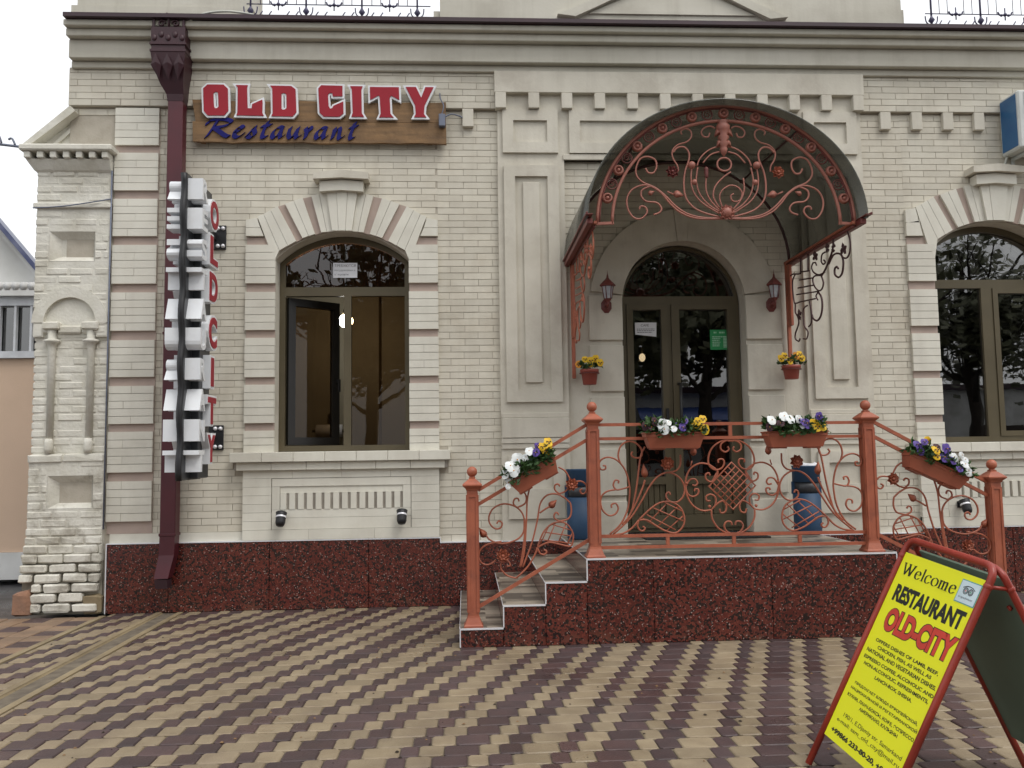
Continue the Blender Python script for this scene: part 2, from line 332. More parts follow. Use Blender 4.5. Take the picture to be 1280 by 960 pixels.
def wpos(o):
    p = Vector((0,0,0))
    while o: p += o.location; o = o.parent
    return p
def link(name, me, parent=None, loc=(0,0,0), **props):
    o = bpy.data.objects.new(name, me); COL.objects.link(o); o.parent = parent; o.location = loc
    for k, v in props.items(): o[k] = v
    return o
def thing(name, label, cat, loc=(0,0,0), group=None):
    o = bpy.data.objects.new(name, None); COL.objects.link(o); o.location = loc; o.empty_display_size = .1
    o['label'] = label; o['category'] = cat
    if group: o['group'] = group
    return o
def tag(o, label, cat, group=None):
    o['label'] = label; o['category'] = cat
    if group: o['group'] = group
    return o
def copy_tree(o, parent=None):
    c = o.copy(); COL.objects.link(c); c.parent = parent
    for ch in list(o.children): copy_tree(ch, c)
    return c
def spline(pts, k=6):
    pts = [Vector(p) for p in pts]; out = []
    if len(pts) < 3: return pts
    for i in range(len(pts)-1):
        a = pts[max(i-1,0)]; b = pts[i]; c = pts[i+1]; d = pts[min(i+2, len(pts)-1)]
        for j in range(k):
            t = j/k
            out.append(.5*((2*b)+(c-a)*t+(2*a-5*b+4*c-d)*t*t+(3*b-a-3*c+d)*t**3))
    out.append(pts[-1]); return out
def curves(s): return [[tuple(float(q) for q in p.split(',')) for p in c.split(' ')] for c in s.split('|')]
def curve_mesh(splines, offset=0., extrude=0., bevel=0.):
    """filled 2D outlines (first outer, rest holes) -> mesh in XY"""
    cu = bpy.data.curves.new('outline', 'CURVE'); cu.dimensions = '2D'; cu.fill_mode = 'BOTH'; cu.extrude = extrude; cu.offset = offset; cu.bevel_depth = bevel
    for pl in splines:
        sp = cu.splines.new('POLY'); sp.points.add(len(pl)-1); sp.use_cyclic_u = True
        for i, (x, y) in enumerate(pl): sp.points[i].co = (x, y, 0, 1)
    return _tomesh(cu)
def text_mesh(t, size, extrude=0., offset=0., shear=0., align='LEFT', space=1.):
    cu = bpy.data.curves.new('lettering', 'FONT'); cu.body = t; cu.size = size; cu.extrude = extrude; cu.offset = offset; cu.shear = shear; cu.align_x = align; cu.space_character = space; cu.resolution_u = 4
    return _tomesh(cu)
def _tomesh(cu):
    o = bpy.data.objects.new('tmp', cu); COL.objects.link(o); bpy.context.view_layer.update()
    me = bpy.data.meshes.new_from_object(o.evaluated_get(bpy.context.evaluated_depsgraph_get()))
    bpy.data.objects.remove(o); bpy.data.curves.remove(cu); return me
def fit(me):
    xs = [v.co.x for v in me.vertices]; ys = [v.co.y for v in me.vertices]
    return min(xs), max(xs), min(ys), max(ys)
def frame(o, r, u):
    """matrix with local x->r, y->u, z->r x u at o"""
    r, u, o = Vector(r), Vector(u), Vector(o); n = r.cross(u)
    return Matrix(((r.x,u.x,n.x,o.x),(r.y,u.y,n.y,o.y),(r.z,u.z,n.z,o.z),(0,0,0,1)))
FRONT = lambda x, y, z: frame((x,y,z), (1,0,0), (0,0,1))       # lettering facing the street
import bmesh
def plate(outer, holes, y0, y1):
    """flat plate in XZ with holes, front face at y0, back at y1"""
    mb = MB(); bm = bmesh.new(); loops = []
    for lp in [outer]+holes:
        vs = [bm.verts.new((x, y0, z)) for x, z in lp]
        es = [bm.edges.new((vs[i-1], vs[i])) for i in range(len(vs))]; loops.append(lp)
    bmesh.ops.triangle_fill(bm, use_beauty=True, edges=bm.edges[:], normal=(0,-1,0))
    bm.verts.index_update(); vs = [v.co.copy() for v in bm.verts]
    fs = []
    for f in bm.faces:
        ix = [v.index for v in f.verts]
        if f.normal.y > 0: ix.reverse()
        fs.append(ix)
    bm.free(); mb.add(vs, fs)
    mb.add([(v.x, y1, v.z) for v in vs], [f[::-1] for f in fs])
    for lp in loops:
        n = len(lp); mb.add([(x,y0,z) for x,z in lp]+[(x,y1,z) for x,z in lp], [(i, (i+1)%n, (i+1)%n+n, i+n) for i in range(n)])
    return mb
def arch(cx, hw, z0, zs, top, n=20):
    """opening outline: jambs from z0 to spring zs, circular segment up to top"""
    rise = top-zs
    R = (hw*hw+rise*rise)/(2*rise); zc = top-R; a = math.asin(min(1, hw/R)) if rise < hw else PI/2+math.acos(min(1, hw/R))
    if abs(rise-hw) < 1e-6: a = PI/2
    pts = [(cx-hw, z0), (cx+hw, z0)]
    for i in range(n+1):
        t = a-2*a*i/n; pts.append((cx+R*math.sin(t), zc+R*math.cos(t)))
    return pts
# traced ironwork outlines, metres (X,Z) or (Y,Z) in the plane of each grille
TR_CENTER = '1.014,0.743 1.091,0.809 1.144,0.912 1.163,1.023 1.161,1.097 1.138,1.185 1.102,1.241 1.058,1.275 1.008,1.286 0.964,1.268 0.947,1.231 0.962,1.2 0.991,1.202 0.994,1.224 0.975,1.227|1.102,1.241 1.087,1.297 1.105,1.36 1.15,1.394 1.207,1.389 1.25,1.351 1.259,1.307 1.242,1.28 1.204,1.281 1.181,1.302 1.192,1.323|1.103,0.808 1.161,0.875 1.192,0.973 1.218,1.097 1.248,1.283 1.282,1.357|1.16,1.073 1.103,1.058 1.066,1.056 1.047,1.087 1.061,1.121 1.086,1.117 1.082,1.099|1.066,1.056 1.003,1.044 0.964,1.014 0.953,0.965 0.968,0.909 1.011,0.874 1.055,0.883 1.078,0.92 1.063,0.957 1.032,0.951 1.031,0.927|1.129,0.826 1.201,0.948 1.254,1.059 1.275,1.12|1.039,0.742 1.161,0.85 1.239,0.96 1.305,1.07 1.37,1.144 1.447,1.171 1.516,1.141 1.552,1.091 1.56,1.041 1.543,0.992 1.504,0.961 1.46,0.962 1.429,0.988 1.427,1.019 1.446,1.031 1.455,1.012|1.447,1.171 1.505,1.185 1.535,1.228 1.537,1.297|1.223,0.837 1.301,0.909 1.378,0.957 1.454,0.962 1.522,0.924 1.551,0.855 1.543,0.794 1.504,0.751 1.46,0.744 1.397,0.766 1.335,0.804 1.28,0.838 1.223,0.837|1.281,0.875 1.485,0.764|1.332,0.921 1.544,0.825|1.416,0.957 1.54,0.893|1.251,0.849 1.397,0.766|1.305,0.829 1.428,0.95|1.36,0.791 1.509,0.93|1.422,0.759 1.552,0.868|1.223,0.837 1.213,0.8 1.228,0.769 1.253,0.762 1.266,0.781 1.25,0.793|1.026,0.736 1.108,0.747 1.172,0.782 1.223,0.837|1.741,1.225 1.678,1.233 1.613,1.202 1.576,1.14 1.567,1.066 1.581,0.991 1.623,0.928 1.686,0.896 1.749,0.901|1.611,1.215 1.621,1.252|1.567,1.066 1.598,1.115 1.636,1.121 1.654,1.096 1.641,1.075 1.618,1.08|1.567,1.066 1.582,1.016 1.619,0.997 1.655,1.015 1.659,1.046 1.636,1.05 1.631,1.034|1.925,1.398 1.849,1.393 1.777,1.35 1.743,1.288 1.741,1.225 1.778,1.187 1.829,1.193 1.854,1.23 1.844,1.259 1.812,1.256 1.812,1.234|1.925,1.388 1.875,1.393 1.836,1.368 1.834,1.33 1.866,1.311 1.892,1.33 1.882,1.349|1.749,0.901 1.753,0.839 1.789,0.777 1.845,0.739 1.901,0.728|1.901,0.728 1.858,0.744 1.838,0.782 1.854,0.813 1.886,0.814 1.895,0.79|1.749,0.901 1.78,0.938 1.781,0.988 1.747,1.011 1.714,0.995 1.72,0.966 1.745,0.966|1.749,0.901 1.795,0.944 1.834,0.962 1.858,0.93 1.85,0.887 1.818,0.878 1.809,0.906|1.741,1.225 1.803,1.174 1.782,1.118 1.75,1.1 1.719,1.119 1.716,1.151 1.739,1.163 1.747,1.144|1.803,1.174 1.745,1.073'
TR_LEFT = '0.372,0.526 0.393,0.634 0.408,0.748 0.41,0.851 0.385,0.915 0.333,0.955 0.262,0.969 0.197,0.944 0.162,0.894 0.163,0.836 0.202,0.797 0.24,0.803 0.251,0.835 0.228,0.85 0.212,0.831|0.407,0.857 0.402,0.774 0.362,0.724 0.291,0.697 0.226,0.695 0.162,0.721 0.137,0.754|0.379,0.529 0.406,0.646 0.423,0.851 0.431,0.992 0.452,1.088|0.359,0.942 0.411,0.966 0.425,1.005 0.413,1.044 0.387,1.057|0.359,0.942 0.333,0.968 0.34,1 0.364,1.006 0.373,0.984|0.392,0.526 0.459,0.696 0.5,0.849 0.522,0.964 0.569,1.022 0.634,1.033 0.692,1.007 0.737,0.967|0.66,1.033 0.631,1.059 0.629,1.092 0.651,1.102 0.664,1.085|0.66,1.033 0.706,1.052 0.74,1.096|0.517,0.9 0.554,0.925 0.587,0.944|0.657,1.221 0.703,1.194 0.734,1.142 0.744,1.116|0.767,1.115 0.819,1.118 0.855,1.088 0.85,1.043 0.824,1.03 0.807,1.052 0.825,1.065|0.497,0.66 0.538,0.759 0.591,0.815 0.656,0.836 0.708,0.82 0.746,0.767 0.752,0.716 0.731,0.665 0.653,0.68 0.576,0.694 0.497,0.66|0.551,0.765 0.743,0.735|0.604,0.819 0.746,0.774|0.524,0.714 0.738,0.684|0.562,0.681 0.63,0.831|0.64,0.677 0.702,0.82|0.517,0.682 0.584,0.812|0.705,0.668 0.749,0.761|0.659,0.84 0.624,0.86 0.621,0.888 0.638,0.902 0.653,0.885|0.737,0.967 0.743,0.909 0.722,0.858 0.659,0.84|0.345,0.451 0.424,0.525 0.477,0.607 0.497,0.66|0.497,0.66 0.516,0.619 0.548,0.611 0.562,0.633 0.542,0.644|0.246,0.707 0.149,0.69 0.097,0.653 0.083,0.602 0.108,0.557 0.16,0.55 0.205,0.581|0.345,0.451 0.281,0.471 0.237,0.523 0.25,0.567 0.289,0.57 0.304,0.54 0.282,0.534'
TR_CANOPY = '1.993,3.099 1.87,3.089 1.721,3.116 1.618,3.18 1.54,3.262 1.461,3.326 1.37,3.366 1.325,3.413 1.317,3.472 1.351,3.548 1.41,3.568 1.467,3.543 1.477,3.49 1.453,3.443 1.412,3.443 1.392,3.478|1.986,3.085 1.778,3.087 1.652,3.133 1.573,3.203 1.506,3.285 1.426,3.337 1.357,3.343 1.281,3.308 1.242,3.238 1.249,3.156 1.293,3.092 1.35,3.087 1.394,3.133 1.382,3.174 1.347,3.18 1.335,3.156|1.426,3.337 1.362,3.308 1.353,3.261 1.389,3.22 1.469,3.209 1.505,3.168 1.49,3.133 1.443,3.116|1.553,3.297 1.604,3.273|1.644,3.455 1.64,3.496 1.607,3.555 1.603,3.614 1.645,3.662 1.716,3.686 1.754,3.727 1.748,3.775 1.707,3.79 1.674,3.768 1.682,3.745|1.608,3.602 1.644,3.64 1.697,3.644 1.73,3.603 1.729,3.544 1.696,3.45 1.684,3.356 1.696,3.25 1.746,3.18 1.825,3.134 1.952,3.099|1.791,3.497 1.816,3.556 1.877,3.616 1.948,3.648 2.004,3.652|1.838,3.521 1.899,3.586 1.97,3.61|1.75,3.485 1.741,3.379 1.761,3.286 1.828,3.204 1.953,3.124|1.796,3.485 1.781,3.379 1.807,3.274 1.874,3.192 1.954,3.14|1.858,3.403 1.855,3.309 1.887,3.227 1.954,3.151|1.941,3.794 1.907,3.811 1.859,3.799 1.833,3.763 1.851,3.728 1.886,3.728 1.899,3.758|2.052,3.451 1.986,3.404 1.925,3.333 1.911,3.251 1.955,3.169|1.978,3.169 1.957,3.251 1.983,3.31 2.042,3.345 2.1,3.333 2.134,3.286 2.114,3.228 2.061,3.222 2.045,3.263 2.069,3.28'
TR_BRACKET = '-1.317,3.009 -1.355,2.931 -1.347,2.849 -1.296,2.808 -1.239,2.817 -1.206,2.84|-1.066,3.016 -1.044,2.933 -0.96,2.854 -0.876,2.795 -0.806,2.765|-0.958,2.832 -1.039,2.88 -1.125,2.881 -1.206,2.84 -1.222,2.772 -1.191,2.704 -1.129,2.686 -1.067,2.72 -1.064,2.765 -1.102,2.778 -1.129,2.756|-0.875,2.784 -0.768,2.784 -0.663,2.824 -0.618,2.875 -0.644,2.909 -0.699,2.903 -0.718,2.875|-0.905,2.945 -0.838,2.939 -0.819,2.886 -0.856,2.853 -0.896,2.863 -0.865,2.887|-0.806,2.765 -0.84,2.702 -0.808,2.657 -0.741,2.653 -0.664,2.703 -0.629,2.768 -0.673,2.793 -0.794,2.773|-0.726,2.645 -0.788,2.588 -0.798,2.507 -0.758,2.435 -0.687,2.407 -0.607,2.436 -0.583,2.475|-0.726,2.645 -0.682,2.619 -0.714,2.579|-0.381,2.891 -0.568,2.862|-0.343,2.827 -0.617,2.788|-0.306,2.762 -0.652,2.719|-0.27,2.709 -0.727,2.65|-0.322,2.632 -0.666,2.599|-0.396,3.032 -0.379,2.879|-0.556,3.017 -0.54,2.868|-0.117,2.905 -0.213,2.909 -0.319,2.886 -0.379,2.879|-0.259,2.899 -0.192,2.858 -0.182,2.762 -0.202,2.66 -0.231,2.637 -0.337,2.63|-0.23,2.631 -0.222,2.559 -0.278,2.502 -0.288,2.452 -0.252,2.409 -0.202,2.368 -0.196,2.32 -0.27,2.286 -0.302,2.306|-0.494,2.572 -0.404,2.552 -0.394,2.459 -0.416,2.396 -0.483,2.339 -0.448,2.286 -0.376,2.295|-0.54,2.599 -0.572,2.5 -0.562,2.409 -0.502,2.383'
# ================================================================== THE RESTAURANT BUILDING
rng = random.Random(7)
B = thing('restaurant_building', 'cream brick restaurant with arched windows, heavy cornice and red granite plinth', 'building', (0, 0, 0))
WL, WR = -1.096, 5.02                      # window centres
DC = 2.02                                  # door centre
XR = 7.4
wall = plate([(-3.54, 0), (XR, 0), (XR, 5.0), (-3.54, 5.0)],
             [arch(WL, .60, 1.365, 3.10, 3.355), arch(WR, .60, 1.365, 3.20, 3.452), arch(DC, .575, .3, 2.69, 3.265)], .0045, .45)
# faces of the reveals are rendered pale
for i, f in enumerate(wall.f):
    ys = {round(wall.v[k][1], 3) for k in f}
    if len(ys) == 2 and all(-3.5 < wall.v[k][0] < XR-.1 and .1 < wall.v[k][2] < 4.9 for k in f): wall.m[i] = 1
wall = wall.build('wall', ['mortar', 'plaster'], B)
m = MB(); m.box(-3.54, -3.2, .452, 9, 0, 5.0); m.box(XR-.3, XR, .452, 9, 0, 5.0); m.box(-3.2, XR-.3, 8.7, 9, 0, 5.0); m.build('outer_wall', 'plaster', B)
m = MB(); m.box(-3.5, XR, .05, 9, 5.002, 5.2); m.build('roof', 'gutter', B)

# ---- bricks of the wall: course by course, cut round the openings and the proud work
def fan_hw(z, dz):
    t = [(3.10, .855), (3.457+dz, .855), (3.512+dz, .70), (3.586+dz, .575), (3.663+dz, .355), (3.70+dz, .16), (3.715+dz, .18), (3.80+dz, .23), (3.872+dz, .20), (3.875+dz, 0), (9, 0)]
    for (a, p), (b, q) in zip(t, t[1:]):
        if a <= z <= b: return p+(q-p)*(z-a)/(b-a)
    return .855
def excluded(z0, z1):
    e = []
    z = z0
    if z0 < 4.42: e.append((-3.6, -2.76))
    for c, dz in ((WL, 0), (WR, .1)):
        h = .94 if 1.20 < z1 and z0 < 1.36 else (.845 if z0 < 1.2 else fan_hw(z1, dz)-.012)
        if h > 0: e.append((c-h, c+h))
    e += [(.33, .925), (3.155, 3.765)]
    if z1 < 2.88 or z0 > 3.99: e.append((.9, 3.2))
    else:
        d = min(abs(z0-2.69), abs(z1-2.69)); q = .85**2-d*d
        if q > 0: e.append((DC-math.sqrt(q), DC+math.sqrt(q)))
    return e
def spans(x0, x1, ex):
    out = [(x0, x1)]
    for a, b in ex:
        nx = []
        for p, q in out:
            if b <= p or a >= q: nx.append((p, q)); continue
            if a > p: nx.append((p, a))
            if b < q: nx.append((b, q))
        out = nx
    return out
H, LB, J = .0606, .257, .0055
bricks = []
def lay(x0, x1, z0, z1, exf, yf):
    k = round(z0/H)
    z = z0
    while z < z1-.02:
        zt = min(z+H, z1); off = (k % 2)*LB/2+(.004 if k % 3 else -.006)
        sp = spans(x0, x1, exf(z, zt))
        n0 = math.floor((x0-off)/LB)
        for i in range(n0, n0+int((x1-x0)/LB)+3):
            a, b = off+i*LB+J/2, off+(i+1)*LB-J/2
            for p, q in sp:
                u, v = max(a, p), min(b, q)
                if v-u > .018: bricks.append((u, v, z+J/2, zt-J/2, yf+rng.uniform(-.002, .0015)))
        z += H; k += 1
lay(-3.54, -.235, .675, 4.505, excluded, 0)
lay(-.235, 4.165, .55, 4.505, excluded, 0)
lay(4.165, XR, .675, 4.505, excluded, 0)
lay(-3.54, .30, 4.507, 4.842, lambda a, b: [], -.042)
lay(3.78, XR, 4.507, 4.842, lambda a, b: [], -.042)
bricks.sort(key=lambda b: ((b[0]+b[1])/2)**2+(b[4]+7.657)**2+((b[2]+b[3])/2-1.32)**2 + (0 if b[1]-b[0] > .2 else 30))
for u, v, a, b, y in bricks[:300]: MB().box(u, v, y, y+.03, a, b, back=False).build('brick', 'brick', wall)
m = MB()
for u, v, a, b, y in bricks[300:]: m.box(u, v, y, y+.03, a, b, back=False)
m.build('brickwork', 'brick', wall, kind='stuff')
for a, b in ((-3.54, .298), (3.782, XR)): MB().box(a, b, -.037, .006, 4.505, 4.86).build('frieze', 'mortar', B)
for a, b in ((-3.10, -.2355), (4.166, XR)): MB().box(a, b, -.012, .006, .56, .674).build('skirting_band', 'quoin', B)

# ---- plinth: granite slabs, joints and metal trim
pl = MB().box(-3.11, XR, -.028, .006, 0, .54).build('plinth', 'joint', B)
xs = [-3.108, -2.58, -1.72, -.86, -.236]
for a, b in zip(xs, xs[1:]): MB().cbox(a+.0018, b-.0018, -.05, -.02, 0.0, .588, .003).build('granite_slab', 'granite', pl)
for a, b in ((-.236, .62), (.62, 1.45), (1.45, 2.6), (2.6, 3.4), (3.4, 4.165)): MB().cbox(a+.001, b-.001, -.052 if a > 0 else -.05, -.02, 0.0, .545, .002).build('granite_slab', 'granite', pl)
for a, b in ((4.165, 5.0), (5.0, 5.9), (5.9, 6.8), (6.8, XR)): MB().cbox(a+.0018, b-.0018, -.05, -.02, 0.0, .588, .003).build('granite_slab', 'granite', pl)
m = MB(); m.box(-3.112, -.234, -.056, .004, .5885, .597); m.box(-.234, 4.163, -.056, .004, .5455, .554); m.box(4.163, XR, -.056, .004, .5885, .597); m.box(-3.113, -3.105, -.055, -.02, 0, .5885); m.box(-.2345, -.2275, -.0555, -.02, .554, .588); m.build('metal_trim', 'alu', B)

# ---- corner quoins
def quoin_block(parent, x0, x1, z0, z1, n, y=-.034, split=True, seed=0):
    r = random.Random(seed)
    MB().box(x0+.001, x1-.001, y+.009, .006, z0+.001, z1-.001, back=False).build('block_core', 'qjoint', parent)
    h = (z1-z0)/n; g = .0022
    for i in range(n):
        a, b = z0+i*h+(g if i else 0), z0+(i+1)*h-(g if i < n-1 else 0)
        cut = [x0, x1]
        if split and (i+seed) % 2 == 0: cut = [x0, x0+(x1-x0)*r.choice((.33, .66, .5)), x1]
        for u, v in zip(cut, cut[1:]):
            MB().box(u+(g*.6 if u > x0 else 0), v-(g*.6 if v < x1 else 0), y+r.uniform(-.0015, .0015), .004, a, b, back=False).build('quoin_brick', 'quoin', parent)
Q = MB().box(-3.128, -2.74, -.008, .006, .675, 4.49).build('corner_quoins', 'pink', B)
zb = 4.492
k = 0
for zt, z0 in ((4.490, 4.146), (4.073, 3.728), (3.649, 3.31), (3.229, 2.879), (2.799, 2.457), (2.372, 2.045), (1.965, 1.632), (1.562, 1.208), (1.13, .783)):
    quoin_block(Q, -3.128, -2.742, z0, zt, 5, seed=k); k += 1

# ---- window surrounds
def surround(cx, dz, name_seed):
    d = cx-WL
    S = MB()
    S.box(cx-.855, cx-.60, -.010, .006, 1.365, 3.3); S.box(cx+.60, cx+.855, -.010, .006, 1.365, 3.3)
    mir = lambda pts: [(2*cx-x, z) for x, z in pts]
    sh = lambda pts, q=dz: [(x+d, z+q) for x, z in pts]
    T = [(-1.80, 3.512), (-1.678, 3.586), (-1.611, 3.605), (-1.455, 3.663), (-1.377, 3.686), (-1.235, 3.71)]
    b = [(-1.657, 3.179), (-1.509, 3.264), (-1.453, 3.291), (-1.342, 3.328), (-1.286, 3.343), (-1.185, 3.353)]
    for f in (lambda p: p, mir): S.prism(f(sh([b[0], b[2], b[4], b[5], T[5], T[3], T[1], T[0]])), -.010, .006)
    S = S.build('window_surround', 'pink', B)
    z = [(1.366, 1.557, 3), (1.625, 1.965, 5), (2.033, 2.384, 5), (2.456, 2.799, 5), (2.879, 3.229, 5)]
    for i, (a, c, n) in enumerate(z):
        quoin_block(S, cx-.861, cx-.597, a, c, n, seed=i+name_seed, split=False)
        quoin_block(S, cx+.597, cx+.861, a, c, n, seed=i+name_seed+3, split=i % 2 == 0)
    for f in (lambda p: p, mir):
        for a, c in ((3.31, 3.383+dz*.5), (3.387+dz*.5, 3.457+dz)):
            xa = lambda zz: -1.80+(-1.86+1.80)*(zz-3.31)/(3.457+dz-3.31)
            MB().prism(f([(-1.957+d, a), (xa(a)+d, a), (xa(c)+d, c+.02*(c > 3.4)), (-1.957+d, c)]), -.034, .004).build('voussoir', 'quoin', S)
        MB().prism(f([(-1.855+d, 3.488+dz), (-1.803+d, 3.512+dz), (-1.66+d, 3.179+dz), (-1.694+d, 3.10), (-1.76+d, 3.235)]), -.033, .004).build('voussoir', 'quoin', S)
        for i in (0, 2, 4):
            tm = ((T[i][0]+T[i+1][0])/2, (T[i][1]+T[i+1][1])/2); bm_ = ((b[i][0]+b[i+1][0])/2, (b[i][1]+b[i+1][1])/2)
            g = .0016
            MB().prism(f(sh([b[i], (bm_[0]-g, bm_[1]), (tm[0]-g, tm[1]), T[i]])), -.034, .004).build('voussoir', 'quoin', S)
            MB().prism(f(sh([(bm_[0]+g, bm_[1]), b[i+1], T[i+1], (tm[0]+g, tm[1])])), -.035, .004).build('voussoir', 'quoin', S)
    kx = [-.139, -.05, .05, .139]; kb = [-.0885, -.03, .03, .0885]
    for i in range(3):
        zt = 3.345 if i == 1 else 3.35
        MB().prism([(cx+kb[i]+.001, 3.352+dz), (cx+kb[i+1]-.001, 3.352+dz), (cx+kx[i+1]-.001, 3.712+dz), (cx+kx[i]+.001, 3.712+dz)], -.062-(.003 if i == 1 else 0), .004).build('keystone', 'quoin', S)
    q = dz*.85
    MB().prism([(cx-.195, 3.70+q), (cx, 3.714+q), (cx+.195, 3.70+q), (cx+.195, 3.792+q), (cx, 3.808+q), (cx-.195, 3.792+q)], -.105, .004).build('keystone_cap', 'quoin', S)
    MB().prism([(cx-.246, 3.802+q), (cx, 3.815+q), (cx+.246, 3.802+q), (cx+.246, 3.862+q), (cx, 3.886+q), (cx-.246, 3.862+q)], -.15, .004).build('keystone_cap', 'plaster', S)
    # sill in two brick layers, apron panel with denticles
    L = MB().box(cx-.93, cx+.93, -.07, .006, 1.21, 1.36).build('sill', 'qjoint', B)
    for i in range(7):
        w = 1.92/7; MB().cbox(cx-.96+i*w+.0012, cx-.96+(i+1)*w-.0012, -.125, .0, 1.279, 1.365, .004).build('sill_brick', 'quoin', L)
    for i in range(6):
        w = 1.82/6; MB().cbox(cx-.91+i*w+.0012, cx-.91+(i+1)*w-.0012, -.088, .0, 1.206, 1.277, .004).build('sill_brick', 'quoin', L)
    A = MB().box(cx-.856, cx+.86, -.028, .006, .597, 1.206).build('apron', 'qjoint', B)
    p = lambda x0, x1, y, z0, z1, nm='apron_brick': MB().box(cx+x0, cx+x1, y, 0, z0, z1, back=False).build(nm, 'quoin', A)
    for i in range(4): p(-.857+i*.4295, -.857+(i+1)*.4295-.002, -.052, 1.137, 1.204)
    for s in (-1, 1):
        for i in range(6):
            z0 = .69+i*.0745; u, v = sorted((s*.859, s*.612)); p(u, v, -.05-.001*(i % 2), z0, z0+.0725)
        u, v = sorted((s*.606, s*.538)); p(u, v, -.046, .862, 1.062)
    p(-.606, .606, -.0465, 1.064, 1.133); p(-.536, .536, -.036, 1.004, 1.062)
    for i in range(14): p(-.532+i*.0765, -.532+i*.0765+.05, -.050, .862, 1.003, 'denticle')
    p(-.606, .606, -.0455, .79, .860); p(-.606, .606, -.0450, .69, .788)
    for i in range(3): p(-.856+i*.5717, -.856+(i+1)*.5717-.002, -.056, .599, .687)
surround(WL, 0, 0); surround(WR, .1, 1)

# ---- cornice, gutter edge, parapet
C0 = -3.51
CN = MB()
for y, a, b in ((-.075, 4.843, 4.905), (-.135, 4.907, 5.078), (-.20, 5.08, 5.148), (-.255, 5.15, 5.204)): CN.cbox(C0+.004*abs(y), XR, y, .04, a, b, .006)
for y, a, b in ((-.085, 4.895, 4.905), (-.145, 5.06, 5.078)): pass
CN = CN.build('cornice', 'cornice', B)
m = MB(); m.box(C0+.02, XR, -.305, .0, 5.206, 5.214); m.box(C0+.02, XR, -.305, -.298, 5.214, 5.242); m.build('gutter_edge', 'gutter', B)
for bl_ in (((-3.56, -1.95, .0, .4, 5.21, 5.47), (-3.51, -1.93, .01, .39, 5.472, 5.9), (-1.948, -1.90, .02, .38, 5.21, 5.40)),
            ((-.20, 4.24, .0, .4, 5.21, 6.2), (-.26, -.202, .02, .38, 5.21, 5.47), (-.30, -.262, .03, .37, 5.21, 5.40), (4.242, 4.275, .02, .38, 5.21, 5.55), (4.277, 4.36, .03, .37, 5.21, 5.42)),
            ((6.6, XR, 0, .4, 5.21, 5.9),)):
    PP = MB()
    for q_ in bl_: PP.box(*q_)
    PP = PP.build('parapet_block', 'cornice', B)
PP = [o for o in B.children if o.name.startswith('parapet_block')][1]
m = MB()
for s in (-1, 1):
    f = lambda x, z: (2.0+s*x, z)
    MB().prism([f(1.10, 5.42), f(.93, 5.40), f(.72, 5.50), f(0, 5.86), f(0, 5.95), f(.78, 5.56)], -.06, .004).build('pediment_moulding', 'cornice', PP)
MB().prism([(2.0-.8, 5.45), (2.0+.8, 5.45), (2.0, 5.80)], -.02, .003).build('tympanum', 'cornice', PP)

# ---- centre bay: pilasters, entablature, dentils, panels
def rframe(mb, x0, x1, z0, z1, y, w, yb=.004, wb=None):
    """raised frame with a sunk centre"""
    wb = wb or w
    a = plate([(x0, z0), (x1, z0), (x1, z1), (x0, z1)], [[(x0+w, z0+wb), (x1-w, z0+wb), (x1-w, z1-w), (x0+w, z1-w)]], y, yb)
    mb.add(a.v, a.f); return mb
CX = 2.04
for s in (1, -1):
    X = lambda a, b: sorted((CX+s*(a-CX), CX+s*(b-CX)))
    x0, x1 = X(.32, .935)
    P = MB().box(x0, x1, -.048, .006, .555, 4.02).build('pilaster', 'plaster', B)
    x0, x1 = X(.374, .878); rframe(MB(), x0, x1, 1.782, 3.96, -.078, .103, -.04, .106).build('pilaster_frame', 'plaster', P)
    x0, x1 = X(.547, .70); MB().cbox(x0, x1, -.072, -.04, 1.957, 3.80, .004).build('pilaster_strip', 'plaster', P)
    x0, x1 = X(.325, .93)
    m = MB(); m.cbox(x0, x1, -.068, -.02, 1.642, 1.684, .003); m.cbox(x0, x1, -.082, -.02, 1.462, 1.64, .004); m.cbox(x0-.001, x1+.001, -.075, -.02, 1.412, 1.458, .003); m.cbox(x0, x1, -.065, -.02, 1.364, 1.41, .003); m.build('pilaster_base', 'plaster', P)
    x0, x1 = X(.379, .88); rframe(MB(), x0, x1, .744, 1.30, -.075, .10, -.04, .262).build('base_panel', 'plaster', P)
EN = MB(); EN.cbox(.296, 3.784, -.10, .03, 4.64, 4.8425, .004); EN.box(.322, 3.758, -.044, .006, 4.018, 4.642); EN.cbox(.925, 3.155, -.060, .0, 4.018, 4.072, .003)
EN = EN.build('entablature', 'plaster', B)
for i in range(12): MB().cbox(.302+.3067*i, .302+.3067*i+.101, -.102, -.02, 4.492, 4.639, .004).build('dentil', 'plaster', EN)
for s in (1, -1):
    x0, x1 = sorted((CX+s*(.368-CX), CX+s*(.88-CX))); rframe(MB(), x0, x1, 4.082, 4.488, -.07, .10, -.03).build('entablature_panel', 'plaster', EN)
rframe(MB(), .985, 3.095, 4.080, 4.488, -.07, .10, -.03).build('entablature_panel', 'plaster', EN)
for x in [0.0-.306*i for i in range(8)]+[3.958+.306*i for i in range(11)]: MB().cbox(x, x+.102, -.045, .0, 4.334, 4.503, .004).build('dentil', 'plaster', B)

